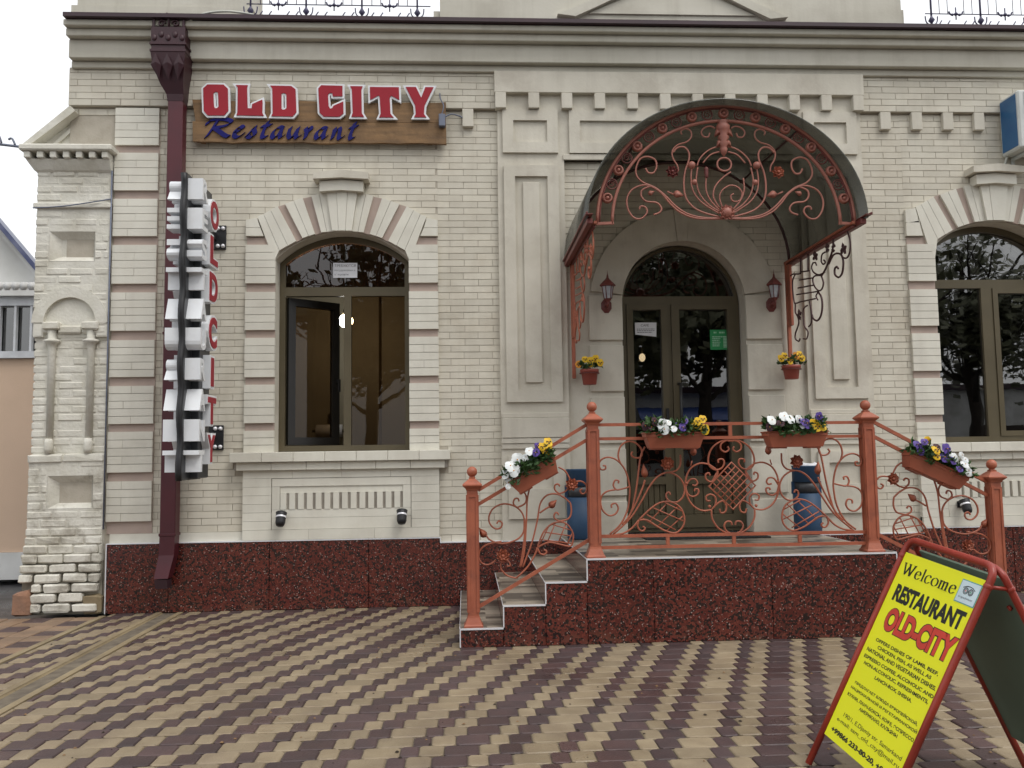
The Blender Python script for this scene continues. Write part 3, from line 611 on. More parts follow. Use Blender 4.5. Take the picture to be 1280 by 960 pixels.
# ---- door surround
DS = MB()
DS.prism([(.934, .555), (1.444, .555), (1.444, 2.69), (1.474, 2.878), (.934, 2.878)], -.004, .007)
DS.prism([(3.146, .555), (2.596, .555), (2.596, 2.69), (2.566, 2.878), (3.146, 2.878)], -.004, .007)
DS = DS.build('door_surround', 'plaster', B)
for a, b in ((2.342, 2.755), (1.873, 2.292), (1.402, 1.823), (.932, 1.352), (.582, .882)):
    MB().cbox(1.135, 1.446, -.034, .0, a, b, .005).build('rusticated_block', 'plaster', DS)
    MB().cbox(2.594, 2.93, -.034, .0, a, b, .005).build('rusticated_block', 'plaster', DS)
def ring(r0, r1, a0, a1, y, n=18):
    pts = [(DC+r1*math.cos(a0+(a1-a0)*i/n), 2.69+r1*math.sin(a0+(a1-a0)*i/n)) for i in range(n+1)]+[(DC+r0*math.cos(a1+(a0-a1)*i/n), 2.69+r0*math.sin(a1+(a0-a1)*i/n)) for i in range(n+1)]
    return pts
g = .085
for s in (0, 1):
    pts = ring(.574, .868, .125, PI/2-g, 0)
    if s: pts = [(2*DC-x, z) for x, z in pts]
    mbr = MB(); n = len(pts)//2
    for i in range(n-1): mbr.prism([pts[i], pts[i+1], pts[2*n-2-i], pts[2*n-1-i]], -.034, .0)
    mbr.build('arch_ring', 'plaster', DS)
MB().prism([(DC-.045, 3.262), (DC+.045, 3.262), (DC+.073, 3.56), (DC-.073, 3.56)], -.042, .0).build('door_keystone', 'plaster', DS)

# ---- rooms behind the glass
def room(name, x0, x1, y1, z0, z1, m_, fl):
    r = MB(); v = [(x0,.452,z0),(x1,.452,z0),(x1,y1,z0),(x0,y1,z0),(x0,.452,z1),(x1,.452,z1),(x1,y1,z1),(x0,y1,z1)]
    r.add(v, [(1,5,6,2),(3,2,6,7),(0,3,7,4),(4,7,6,5)]); r.mi = 1; r.add(v, [(0,1,2,3)]); r.build(name, [m_, fl], B)
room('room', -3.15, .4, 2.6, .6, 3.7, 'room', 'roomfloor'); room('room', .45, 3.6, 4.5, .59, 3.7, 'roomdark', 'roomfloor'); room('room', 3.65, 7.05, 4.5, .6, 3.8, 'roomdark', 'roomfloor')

# ---- windows
def window(cx, spring, top, trz, mull, label):
    o = arch(cx, .597, 1.368, spring, top-.003)
    ar = arch(cx, .545, trz+.082, spring-.005, top-.06)
    fr = plate(o, [[(cx-.545, 1.42), (cx+mull[0], 1.42), (cx+mull[0], trz), (cx-.545, trz)], [(cx+mull[1], 1.42), (cx+.545, 1.42), (cx+.545, trz), (cx+mull[1], trz)], ar], .165, .225)
    w = fr.build('window', 'bronze', B)
    return w, ar
w, ar = window(WL, 3.098, 3.355, 2.797, (-.013, .054), '')
MB().prism(ar, .192, .198).build('top_pane', 'paneT', w)
MB().box(WL+.054, WL+.545, .192, .198, 1.42, 2.797).build('pane', 'paneL', w)
m = MB(); m.box(WL+.30, WL+.325, .226, .25, 1.42, 2.797); m.build('inner_bar', 'bronze', w)
# opened inward sash, hinged on the left
hx, hy, th = WL-.54, .23, math.radians(37)
XF = Matrix.Translation((hx, hy, 0)) @ Matrix.Rotation(th, 4, 'Z')
sw = .525
so = plate([(0, 1.43), (sw, 1.43), (sw, 2.79), (0, 2.79)], [[(.07, 1.50), (sw-.07, 1.50), (sw-.07, 2.72), (.07, 2.72)]], -.03, .03)
so.v = [tuple(XF @ Vector(p)) for p in so.v]; sash = so.build('open_sash', 'sash', w)
m = MB(); m.box(.07, sw-.07, -.003, .003, 1.50, 2.72); m.v = [tuple(XF @ Vector(p)) for p in m.v]; m.build('sash_pane', 'paneL', w)
m = MB(); m.cbox(sw-.045, sw-.02, -.075, -.03, 2.02, 2.05); m.cbox(sw-.045, sw-.02, -.09, -.075, 1.93, 2.05); m.v = [tuple(XF @ Vector(p)) for p in m.v]; m.build('sash_handle', 'gasket', w)
w2, ar2 = window(WR, 3.20, 3.452, 2.846, (-.05, .06), '')
MB().prism(ar2, .192, .198).build('top_pane', 'paneW', w2)
MB().box(WR-.545, WR-.05, .192, .198, 1.42, 2.846).build('pane', 'paneW', w2); MB().box(WR+.06, WR+.545, .192, .198, 1.42, 2.846).build('pane', 'paneW', w2)
rframe(MB(), WR+.062, WR+.543, 1.422, 2.844, .155, .05, .19).build('sash_frame', 'bronze', w2)
# curtains behind the glass
def curtain(x0, x1, y, z0, z1, mk):
    c = MB(); n = 26; v = []
    for i in range(n+1):
        x = x0+(x1-x0)*i/n; yy = y+.022*math.sin(i*.8)
        v += [(x, yy, z0), (x, yy, z1)]
    c.add(v, [(2*i, 2*i+2, 2*i+3, 2*i+1) for i in range(n)], True); return c.build('curtain', mk, B)
curtain(WR-.8, WR-.45, .7, 1.0, 3.4, 'curtain')
t = thing('paper_roll', 'white paper roll seen through the open sash of the left window', 'paper roll', (-1.62, 2.53, 1.62))
m = MB(); m.tube([(-1.75, 2.45, 1.62), (-1.45, 2.45, 1.62)], .075, 16); m.build('roll', 'paper', t)
m = MB(); m.tube([(-1.80, 2.45, 1.62), (-1.40, 2.45, 1.62)], .015, 8); m.tube([(-1.42, 2.59, 1.72), (-1.42, 2.45, 1.62)], .01, 6); m.ball((-1.6, 2.56, 1.8), .04); m.build('holder', 'bronze', t)
t = thing('wall_globe_lamp', 'lit round globe lamp inside the left window behind the mullion', 'lamp', (-1.275, 1.6, 2.77))
MB().ball((-1.275, 1.5, 2.775), .075, 16, 10).build('globe', 'lampw', t)
m = MB(); m.tube([(-1.275, 1.5, 2.86), (-1.275, 1.5, 3.7)], .012, 8); m.lathe([(.05, 2.85), (.03, 2.9)], (-1.275, 1.5, 0), 12); m.build('stem', 'bronze', t)
for i, (x, z, lb) in enumerate(((1.70, 2.20, 'lower left lit bulb glowing inside the entrance door'), (1.92, 2.34, 'upper lit bulb glowing inside the entrance door'))):
    t = thing('pendant_lamp', lb, 'lamp', (x, 1.4, z), group='lit bulbs inside the entrance')
    MB().ball((x, 1.4, z), .035, 12, 8, (1, 1, 1.3)).build('bulb', 'lamp', t); m = MB(); m.tube([(x, 1.4, z+.04), (x, 1.4, 3.69)], .006, 6); m.ball((x-.05, 1.4, z-.05), .02); m.build('stem', 'bronze', t)

# ---- entrance door
dz0 = .585
fo = arch(DC+.005, .562, dz0, 2.69, 3.252)
fan = arch(DC+.005, .532, 2.772, 2.7725, 3.21, 24)
fan = [(DC-.531, 2.775), (DC+.531, 2.775)]+[(DC+.535*math.cos(a), 2.69+.535*math.sin(a)) for a in [math.asin(.086/.535)+(PI-2*math.asin(.086/.535))*i/24 for i in range(25)]][0:]
fan = [p for i, p in enumerate(fan) if i not in (0, 1)]
DR = plate(fo, [fan, [(1.512, .62), (1.905, .62), (1.905, 2.70), (1.512, 2.70)], [(1.935, .62), (2.548, .62), (2.548, 2.70), (1.935, 2.70)]], .15, .225).build('entrance_door', 'bronze', B)
MB().prism(fan, .188, .194).build('fan_pane', 'paneD', DR)
for x0, x1, f in ((1.515, 1.902, .06), (1.938, 2.545, .075)):
    lf = plate([(x0, .622), (x1, .622), (x1, 2.698), (x0, 2.698)], [[(x0+f, .74), (x1-f, .74), (x1-f, 1.02), (x0+f, 1.02)], [(x0+f, 1.09), (x1-f, 1.09), (x1-f, 2.65), (x0+f, 2.65)]], .135, .205)
    lf.build('door_leaf', 'bronze', DR)
    MB().box(x0+f, x1-f, .178, .184, 1.09, 2.65).build('pane', 'paneD', DR)
    n = 5
    m = MB()
    for i in range(n):
        w_ = (x1-x0-2*f)/n; m.cbox(x0+f+i*w_+.002, x0+f+(i+1)*w_-.002, .165, .185, .74, 1.02, .004)
    m.build('door_panel', 'bronze', DR)
m = MB(); m.tube([(1.99, .135, 1.40), (1.99, .07, 1.40), (1.99, .07, 1.95), (1.99, .135, 1.95)], .014, 8); m.cbox(1.86, 1.885, .10, .136, 1.42, 1.72, .004); m.build('door_handle', 'sash', DR)
# ================================================================== ENTRANCE STAIRS
ST = thing('entrance_stairs', 'red granite entrance platform with three tiled steps on each side', 'stairs', (1.95, -.9, 0))
YF = -1.70
steps = [(-.052, .2475, .128), (.2475, .541, .279), (.541, .833, .430), (.833, 3.052, .584), (3.052, 3.345, .430), (3.345, 3.640, .279), (3.640, 3.935, .128)]
core = MB()
for a, b, z in steps: core.box(a+.004, b-.004, YF+.018, -.058, 0, z-.016)
core = core.build('platform_core', 'granite', ST)
tr = MB()
for i, (a, b, z) in enumerate(steps):
    MB().box(a+.002, b-.002, YF+.006, -.059, z-.014, z).build('tread', 'tile', ST)
    tr.box(a, b, YF-.004, YF+.005, z-.010, z+.002)
    zl = steps[i-1][2] if i else 0; zr = steps[i+1][2] if i < 6 else 0
    if zl < z: tr.box(a-.002, a+.006, YF-.0045, YF+.01, zl+.0025, z-.0105); tr.box(a-.0035, a+.001, YF+.0055, -.06, z-.006, z+.0015); MB().box(a-.001, a+.003, YF+.012, -.0595, zl+.001, z-.0145).build('riser', 'granite', ST)
    if zr < z: tr.box(b-.006, b+.002, YF-.0045, YF+.01, zr+.0025, z-.0105); tr.box(b-.001, b+.0035, YF+.0055, -.06, z-.006, z+.0015); MB().box(b-.003, b+.001, YF+.012, -.0595, zr+.001, z-.0145).build('riser', 'granite', ST)
    cuts = [a, b] if b-a < 1 else [a, 1.30, 2.14, b]
    for u, v in zip(cuts, cuts[1:]): MB().cbox(u+.0015, v-.0015, YF, YF+.02, 0, z-.0105, .003).build('granite_slab', 'granite', ST)
tr.build('nosing_trim', 'alu', ST)
t = thing('door_mat', 'dark ribbed rubber mat lying before the entrance door', 'mat', (2.0, -.30, .584))
m = MB(); m.cbox(1.50, 2.56, -.56, -.08, .5845, .597, .003)
m.build('mat', 'mat', t); m = MB()
for i in range(26): m.box(1.51+i*.04, 1.53+i*.04, -.55, -.09, .597, .6005)
m.build('ribs', 'mat', t)

# ================================================================== BALUSTRADE
BA = thing('balustrade', 'terracotta wrought iron balustrade with scrolls round the entrance platform', 'railing', (1.94, -1.62, .128))
YR = -1.62
def rail(p, q, w=.022, d=.022, nm='rail'): MB().bar((p[0], YR, p[1]), (q[0], YR, q[1]), w, d).build(nm, 'iron', BA)
for x, zb, zt in ((.043, .128, 1.236), (.905, .584, 1.685), (2.913, .584, 1.674), (3.838, .128, 1.230)):
    P = MB().lathe([(.0385, zb+.06), (.0385, zt-.165)], (x, YR, 0), 4).build('post', 'iron', BA)
    m = MB(); m.lathe([(.066, zb), (.066, zb+.012), (.058, zb+.02), (.043, zb+.062), (.0405, zb+.075)], (x, YR, 0), 4); m.build('post_base', 'iron', P)
    m = MB()
    for s in (1, -1):
        for sx in (-1, 1):
            m.box(x+sx*.030-.007, x+sx*.030+.007, YR+s*.0415-.003, YR+s*.0415+.003, zb+.10, zt-.20); m.box(x+s*.0415-.003, x+s*.0415+.003, YR+sx*.030-.007, YR+sx*.030+.007, zb+.10, zt-.20)
        m.box(x-.0228, x+.0228, YR+s*.0415-.003, YR+s*.0415+.003, zt-.214, zt-.20); m.box(x+s*.0415-.003, x+s*.0415+.003, YR-.0228, YR+.0228, zt-.214, zt-.20)
    m.build('post_panel', 'iron', P)
    m = MB(); m.lathe([(.042, zt-.168), (.047, zt-.155), (.068, zt-.135), (.068, zt-.126), (.030, zt-.093), (.022, zt-.088), (.022, zt-.078)], (x, YR, 0), 4); m.build('post_cap', 'iron', P)
    m = MB(); m.ball((x, YR, zt-.038), .037, 16, 10); m.lathe([(.024, zt-.08), (.018, zt-.07)], (x, YR, 0), 12); m.build('finial', 'iron', P)
for z in (1.516, 1.416, .727, .648): rail((.946, z+.002), (2.873, z-.004))
for x in (1.427, 1.905, 2.385): rail((x, .659), (x, .716), .024)
for x in (1.905,): rail((x, 1.427), (x, 1.505), .024)
MR = lambda x: 3.838-(x-.043)*(3.838-2.913)/(.905-.043)
for (a, b), (c, d) in (((.083, 1.066), (.865, 1.520)), ((.083, .968), (.865, 1.412)), ((.083, .262), (.865, .706))):
    rail((a, b), (c, d), .024); rail((MR(a), b), (MR(c), d), .024)
def leafy(c, tip, w, mk, parent, y=YR, nm='leaf'):
    """beaten leaf: domed teardrop from base c to tip"""
    c, tip = Vector((c[0], y, c[1])), Vector((tip[0], y, tip[1])); a = tip-c; b = a.cross(Vector((0, 1, 0))).normalized()*w
    out = [(0, 0), (.12, .7), (.3, 1), (.5, .85), (.75, .42), (1, 0), (.75, -.42), (.5, -.85), (.3, -1), (.12, -.7)]
    m = MB(); v = [c+a*t+b*s for t, s in out]; n = len(v); f = []
    top = [c+a*.4+Vector((0, -.014, 0)), c+a*.4+Vector((0, .008, 0))]
    for i in range(n): f += [(i, n, (i+1) % n), ((i+1) % n, n+1, i)]
    m.add(v+top, f, True); return m.build(nm, mk, parent)
def rosette(c, r, mk, parent, y=YR, n=7, nm='rosette'):
    m = MB(); C = Vector((c[0], y, c[1]))
    for k in range(n):
        an = 2*PI*k/n+.3; d = Vector((math.cos(an), 0, math.sin(an))); e = Vector((-d.z, 0, d.x)); F = Vector((0, -1, 0))
        for lay_, (q, up, w) in enumerate(((1.0, .012, .40), (.68, .024, .30))):
            if lay_: d2 = (d*.9+e*.42).normalized(); e2 = Vector((-d2.z, 0, d2.x))
            else: d2, e2 = d, e
            v = [C+F*.008, C+d2*r*q*.5+e2*r*w+F*up, C+d2*r*q*.82+e2*r*w*.55+F*(up+.006), C+d2*r*q+F*up*.5, C+d2*r*q*.82-e2*r*w*.55+F*(up+.006), C+d2*r*q*.5-e2*r*w+F*up, C+d2*r*q*.6+F*(up-.008)]
            m.add(v, [(0, 6, 1), (1, 6, 2), (2, 6, 3), (3, 6, 4), (4, 6, 5), (5, 6, 0)])
    m.ball(C+Vector((0, -.022, 0)), r*.22, 10, 6); return m.build(nm, mk, parent)
def scroll(pts2, r, mk, parent, to3, nm='scroll', k=5, n=6):
    return MB().tube(spline([to3(p) for p in pts2], k), r, n).build(nm, mk, parent)
AX = 1.9065
TR_C, TR_L = curves(TR_CENTER), curves(TR_LEFT)
for s in (1, -1):
    fx = (lambda x: x) if s > 0 else (lambda x: 2*AX-x)
    for i, c in enumerate(TR_C):
        two = len(c) == 2
        scroll(c, .0048 if two else .0068, 'iron', BA, lambda p: (fx(p[0]), YR+(.004 if two and i > 11 else -.004 if two else 0), p[1]), 'lattice_bar' if two and 8 < i < 16 else 'scroll')
    rosette((fx(1.436), 1.236), .052, 'iron', BA, YR-.012, 8)
    leafy((fx(1.277), 1.135), (fx(1.268), 1.238), .026, 'iron', BA); leafy((fx(1.631), 1.285), (fx(1.636), 1.375), .025, 'iron', BA)
    for q in ((1.575, 1.092), (1.737, .925)):
        MB().ball((fx(q[0]), YR, q[1]), .012, 8, 6).build('collar', 'iron', BA)
# diamond lattice in the middle
ct = Vector((AX, 0, 1.068)); hw, hz = .170, .168
cor = [ct+Vector((hw, 0, 0)), ct+Vector((0, 0, hz)), ct+Vector((-hw, 0, 0)), ct+Vector((0, 0, -hz))]
MB().tube([(p.x, YR, p.z) for p in cor], .0075, 6, closed=True).build('lattice_frame', 'iron', BA)
for k in range(1, 6):
    t = k/6
    for a, b, c, d, y in ((0, 1, 3, 2, -.004), (1, 2, 0, 3, .004)):
        p, q = cor[a].lerp(cor[b], t), cor[c].lerp(cor[d], t); MB().tube([(p.x, YR+y, p.z), (q.x, YR+y, q.z)], .0046, 5).build('lattice_bar', 'iron', BA)
for mir in (0, 1):
    fx = MR if mir else (lambda x: x)
    for i, c in enumerate(TR_L):
        two = len(c) == 2
        scroll(c, .0048 if two else .0066, 'iron', BA, lambda p: (fx(p[0]), YR+(.003 if two else 0), p[1]), 'lattice_bar' if two else 'scroll')
    rosette((fx(.747), 1.099), .048, 'iron', BA, YR-.012, 8); rosette((fx(.253), .611), .050, 'iron', BA, YR-.012, 8)
    leafy((fx(.135), .738), (fx(.088), .806), .027, 'iron', BA); leafy((fx(.585), .938), (fx(.642), .992), .027, 'iron', BA)

# ================================================================== FLOWERS
def pansy(c, nrm, r, mk, eye, parent, seed, nm='flower'):
    q = random.Random(seed); nrm = Vector(nrm).normalized(); a = nrm.orthogonal().normalized()
    up = Vector((0, 0, 1)); a = (up-nrm*up.dot(nrm)).normalized() if abs(nrm.z) < .9 else a
    b = a.cross(nrm); C = Vector(c); m = MB()
    def petal(ang, ln, wd, lift):
        d = a*math.cos(ang)+b*math.sin(ang); e = a*-math.sin(ang)+b*math.cos(ang)
        ring_ = [C+d*ln*(.5-.5*math.cos(t))+e*wd*math.sin(t)*.95+nrm*(lift+.10*r*math.sin(t*1.5+q.random()*3)) for t in [2*PI*k/9 for k in range(9)]]
        m.add([C+d*ln*.45+nrm*(lift+.004)]+ring_, [(0, 1+k, 1+(k+1) % 9) for k in range(9)], True)
    for ang, ln, wd, lf in ((.62, 1.0, .58, .000), (-.62, 1.0, .58, .003), (1.75, .9, .52, .006), (-1.75, .9, .52, .009), (PI, 1.05, .72, .012)): petal(ang+q.uniform(-.15, .15), r*ln*q.uniform(.9, 1.1), r*wd, lf)
    m.mi = 1
    if eye:
        for ang, ln in ((1.75, .45), (-1.75, .45), (PI, .5)):
            d = a*math.cos(ang)+b*math.sin(ang); e = a*-math.sin(ang)+b*math.cos(ang)
            m.add([C+nrm*.017+d*r*.08, C+nrm*.019+d*r*ln+e*r*.2, C+nrm*.019+d*r*(ln+.08), C+nrm*.019+d*r*ln-e*r*.2], [(0, 1, 2, 3)])
    m.mi = 2; m.ball(C+nrm*.016, r*.10, 6, 4)
    return m.build(nm, [mk, eye or mk, 'orange'], parent)
def leaves(parent, pts, seed, size=.035, n=60, spread=(.03, .03, .03), nm='foliage'):
    q = random.Random(seed); m = MB()
    for i in range(n):
        p = Vector(q.choice(pts))+Vector((q.uniform(-1, 1)*spread[0], q.uniform(-1, 1)*spread[1], q.uniform(-1, 1)*spread[2]))
        d = Vector((q.uniform(-1, 1), q.uniform(-1.2, .5), q.uniform(-.3, 1.0))).normalized(); e = d.cross(Vector((q.uniform(-1, 1), q.uniform(-1, 1), q.uniform(-1, 1)))).normalized(); L_ = size*q.uniform(.7, 1.3)
        f = d.cross(e)*L_*.12
        m.add([p, p+d*L_*.4+e*L_*.28+f, p+d*L_, p+d*L_*.4-e*L_*.28+f, p+d*L_*.5-f*.6], [(0, 4, 1), (1, 4, 2), (2, 4, 3), (3, 4, 0)])
    return m.build(nm, 'leaf', parent, kind='stuff')
def flower_box(label, c, length, ang, blooms, seed, h=.112):
    """trough hung on the rail; c = middle of the rim front edge"""
    o = thing('flower_box', label, 'flower box', (c[0], c[1], c[2]-h), group='terracotta flower boxes on the balustrade')
    X = Matrix.Translation(Vector(c)) @ Matrix.Rotation(-ang, 4, 'Y'); hl = length/2; d = .145
    m = MB()
    def shell(l0, y0, y1, z0, l1, y2, y3, z1): m.add([X @ Vector(p) for p in ((-l0, y0, z0), (l0, y0, z0), (l0, y1, z0), (-l0, y1, z0), (-l1, y2, z1), (l1, y2, z1), (l1, y3, z1), (-l1, y3, z1))], [(0, 1, 5, 4), (1, 2, 6, 5), (2, 3, 7, 6), (3, 0, 4, 7), (3, 2, 1, 0)])
    shell(hl-.038, .022, d-.022, -h, hl-.012, .008, d-.008, -.032)
    m.build('trough', 'box', o)
    m = MB()
    for z0, z1, e in ((-.034, -.010, .006), (-.0095, .001, 0)):
        for a, b, y0, y1 in ((-hl+e, hl-e, e, .012+e), (-hl+e, hl-e, d-.012-e, d-e), (-hl+e, -hl+.012+e, .0125+e, d-.0125-e), (hl-.012-e, hl-e, .0125+e, d-.0125-e)): m.cbox(a, b, y0, y1, z0, z1, .002, X)
    m.build('rim', 'box', o)
    m = MB()
    for s in (-.55, .55): m.cbox(s*hl-.05, s*hl+.05, .03, d-.03, -h-.010, -h+.001, .002, X)
    m.build('feet', 'box', o)
    m = MB(); v = [X @ Vector(p) for p in ((-hl+.014, .014, -.015), (hl-.014, .014, -.015), (hl-.014, d-.014, -.015), (-hl+.014, d-.014, -.015))]; m.add(v, [(0, 1, 2, 3)]); m.build('soil', 'soil', o)
    q = random.Random(seed)
    pts = [X @ Vector((q.uniform(-.93, .93)*hl, q.uniform(-.012, d-.02), q.uniform(.0, .068))) for i in range(60)]
    leaves(o, pts, seed, .050, 620, (.014, .03, .022))
    leaves(o, [X @ Vector((q.uniform(-1, 1)*hl, q.uniform(-.02, .0), q.uniform(-.035, .015))) for i in range(9)], seed+3, .045, 46, (.02, .008, .012), 'trailing_leaves')
    m = MB()
    for i, (fx, z, mk, eye, r) in enumerate(blooms):
        p = X @ Vector((fx*hl, q.uniform(-.035, .02), 0)); p = Vector((p.x, p.y, p.z+z))
        nrm = (q.uniform(-.35, .35), -1, q.uniform(-.1, .6))
        m.tube([tuple(p+Vector((0, .004, 0))), (p.x+q.uniform(-.015, .015), p.y+.04, p.z-z-.015)], .0022, 4)
        pansy(p, nrm, r*q.uniform(.78, 1.15), mk, eye, o, seed*50+i)
    m.build('stems', 'leaf', o, kind='stuff')
    return o
Wh, Ye, Vi, Wi = ('white', None), ('yellow', 'dark'), ('violet', 'dark'), ('wine', 'dark')
def bl(spec, seed):
    q = random.Random(seed); return [(x, z, k[0], k[1], r*q.uniform(.9, 1.12)) for x, z, k, r in spec]
flower_box('flower box before the door with wine, white, violet and yellow pansies in order', (1.468, -1.775, 1.456), .43, 0, bl([(-.98, .045, Wi, .036), (-.72, .075, Wi, .036), (-.82, .03, Wi, .03), (-.42, .06, Wh, .036), (-.22, .065, Wh, .033), (-.38, .02, Wh, .042), (-.5, .045, Wh, .03), (-.08, .02, Wh, .026), (.10, .045, Vi, .034), (.32, .07, Vi, .034), (.2, .03, Vi, .03), (.62, .045, Ye, .034), (.72, .072, Ye, .034), (.88, .085, Ye, .034), (.80, .035, Ye, .034), (.98, .015, Ye, .038), (.55, .03, Ye, .03)], 1), 11)
flower_box('flower box near the tall right post with white pansies standing tallest', (2.345, -1.775, 1.452), .445, 0, bl([(-.88, .075, Wh, .036), (-.75, .045, Wi, .036), (-.95, .03, Wi, .034), (-.6, .05, Wi, .03), (-.45, .10, Wh, .042), (-.3, .08, Wh, .034), (.0, .085, Wh, .034), (.1, .03, Wh, .026), (.22, .05, Vi, .034), (.35, .055, Vi, .032), (.1, .06, Vi, .03), (.62, .105, Vi, .036), (.72, .085, Vi, .034), (.5, .055, Ye, .032), (.58, .025, Ye, .036), (.78, .03, Ye, .034), (.7, .055, Ye, .03)], 2), 12)
flower_box('tilted flower box on the left sloping rail, big white pansies at its lower end', (.452, -1.775, 1.216), .378, math.radians(28.8), bl([(-1.1, .06, Wh, .042), (-.95, .02, Wh, .036), (-.72, .055, Wh, .042), (-.9, .10, Wh, .038), (-.58, .115, Wh, .046), (-.98, -.03, Wh, .03), (-.38, .07, Wi, .036), (-.08, .125, Wh, .034), (-.2, .095, Wh, .032), (.08, .08, Vi, .038), (.2, .09, Vi, .032), (.25, .135, Vi, .03), (.45, .11, Ye, .036), (.62, .10, Ye, .036), (.72, .115, Ye, .034), (.55, .07, Ye, .036), (.72, .065, Ye, .034)], 3), 13)
flower_box('tilted flower box on the right sloping rail, violet pansies at its upper end', (3.375, -1.775, 1.205), .470, math.radians(-24.6), bl([(-.78, .06, Vi, .038), (-.62, .095, Vi, .034), (-.72, .02, Vi, .034), (-.42, .13, Ye, .032), (-.28, .07, Ye, .036), (-.18, .10, Wi, .03), (-.24, .03, Ye, .03), (.15, .12, Vi, .036), (.05, .05, Vi, .032), (.3, .05, Vi, .036), (.42, .085, Wh, .032), (.6, .12, Wh, .034), (.7, .06, Wh, .038), (.85, .03, Wh, .038), (.78, .10, Wh, .032), (.5, .01, Vi, .03)], 4), 14)

# hanging pots beside the door
for x, z0, z1, lb, sd_ in ((1.112, 1.925, 2.062, 'round clay pot of yellow pansies hanging left of the door', 21), (2.953, 1.957, 2.082, 'round clay pot of yellow pansies hanging right of the door', 22)):
    o = thing('hanging_pot', lb, 'flower pot', (x, -.15, z0), group='clay pots on the canopy posts')
    m = MB(); m.lathe([(.056, z0), (.060, z0+.004), (.074, z1-.030), (.083, z1-.028), (.085, z1), (.076, z1), (.07, z1-.015), (.0001, z1-.015)], (x, -.15, 0), 24); m.build('pot', 'pot', o)
    m = MB(); m.tube([(x-.088*math.cos(a), -.15-.088*math.sin(a), z1-.035) for a in [2*PI*i/20 for i in range(20)]], .004, 5, closed=True); m.tube([(x, -.06, z1-.035), (x, -.03, z1-.035)], .006, 5); m.build('hanger', 'ironred', o)
    q = random.Random(sd_); pts = [(x+q.uniform(-.09, .09), -.15+q.uniform(-.07, .05), z1+q.uniform(0, .055)) for i in range(30)]
    leaves(o, pts, sd_, .042, 130, (.012, .012, .012))
    for i, (dx, dz, mk) in enumerate([(-.045, .085, 'yellow'), (.005, .075, 'yellow'), (.05, .095, 'yellow'), (.0, .045, 'yellow'), (-.1, .045, 'orange'), (.085, .055, 'yellow')] if sd_ == 21 else [(-.075, .085, 'yellow'), (-.03, .04, 'yellow'), (.06, .095, 'yellow'), (.085, .06, 'yellow'), (.03, .085, 'orange'), (-.11, .06, 'yellow')]):
        pansy((x+dx, -.21+q.uniform(-.02, .02), z1+dz), (q.uniform(-.3, .3), -1, q.uniform(-.1, .4)), .035, mk, 'dark', o, sd_*40+i)

# ================================================================== WALL LANTERNS
for x, zz, lb in ((1.297, 0, 'small red lantern on the wall left of the door'), (2.832, .002, 'small red lantern on the wall right of the door')):
    o = thing('wall_lantern', lb, 'lantern', (x, -.036, 2.65+zz), group='lanterns flanking the door')
    y = -.135
    m = MB(); m.add([(x+.052*math.cos(a)*(1 if k else .0), -.060+.02*k, 2.655+zz+.07*math.sin(a)*k) for k in (0, 1) for a in [2*PI*i/8+PI/8 for i in range(8)]], [(i, (i+1) % 8, (i+1) % 8+8, i+8) for i in range(8)]); m.lathe([(.02, -.02), (.026, 0), (.02, .02)], (x, -.07, 2.66+zz), 10); m.build('wall_plate', 'ironred', o)
    m = MB(); m.tube(spline([(x, -.055, 2.645+zz), (x, -.11, 2.63+zz), (x, -.145, 2.655+zz), (x, y, 2.69+zz)], 5), .011, 8); m.lathe([(.012, 2.675+zz), (.026, 2.69+zz), (.034, 2.705+zz)], (x, y, 0), 6); m.build('arm', 'ironred', o)
    m = MB(); m.lathe([(.032, 2.706+zz), (.05, 2.818+zz)], (x, y, 0), 6); m.build('glass', 'lanternglass', o)
    m = MB()
    for i in range(6):
        a = 2*PI*i/6; m.tube([(x+.034*math.cos(a), y+.034*math.sin(a), 2.704+zz), (x+.053*math.cos(a), y+.053*math.sin(a), 2.82+zz)], .004, 5)
    m.build('cage', 'ironred', o)
    m = MB(); m.lathe([(.056, 2.816+zz), (.072, 2.82+zz), (.073, 2.83+zz), (.045, 2.858+zz), (.018, 2.885+zz), (.01, 2.90+zz), (.009, 2.915+zz), (.004, 2.93+zz), (.0005, 2.967+zz)], (x, y, 0), 6); m.build('roof', 'ironred', o)

# ================================================================== LITTER BINS
for x, lb in ((.985, 'blue metal litter bin left of the door, behind the left railing post'), (2.985, 'blue metal litter bin right of the door, white bag in its open top')):
    o = thing('litter_bin', lb, 'litter bin', (x, -.30, .584), group='blue litter bins beside the door')
    r = .118
    m = MB(); m.lathe([(r-.004, .586), (r, .592), (r, .94)], (x, -.30, 0), 24); m.lathe([(r-.004, 1.038), (r, 1.04), (r, 1.165), (r+.004, 1.17), (r+.004, 1.18), (r-.01, 1.18), (r-.012, 1.10)], (x, -.30, 0), 24); m.build('drum', 'blue', o)
    m = MB(); m.lathe([(r-.01, .935), (r-.01, 1.045)], (x, -.30, 0), 24); m.build('slot_lining', 'charcoal', o)
    m = MB()
    for k in range(4):
        a = PI/2*k
        if k == 3: continue
        m.cbox(x+(r-.004)*math.cos(a)-.02, x+(r-.004)*math.cos(a)+.02, -.30+(r-.004)*math.sin(a)-.006, -.30+(r-.004)*math.sin(a)+.006, .935, 1.043)
    m.build('strut', 'blue', o)
    if x < 2: continue
    q = random.Random(3)
    m = MB(); m.lathe([(r-.012, 1.165), (r-.018, 1.19), (r-.03, 1.20), (r-.045, 1.185), (r-.06, 1.16), (.0001, 1.13)], (x, -.30, 0), 18); m.v = [(a+q.uniform(-.006, .006), b+q.uniform(-.006, .006), c+q.uniform(-.008, .012)) for a, b, c in m.v]; m.build('bag', 'paper', o)
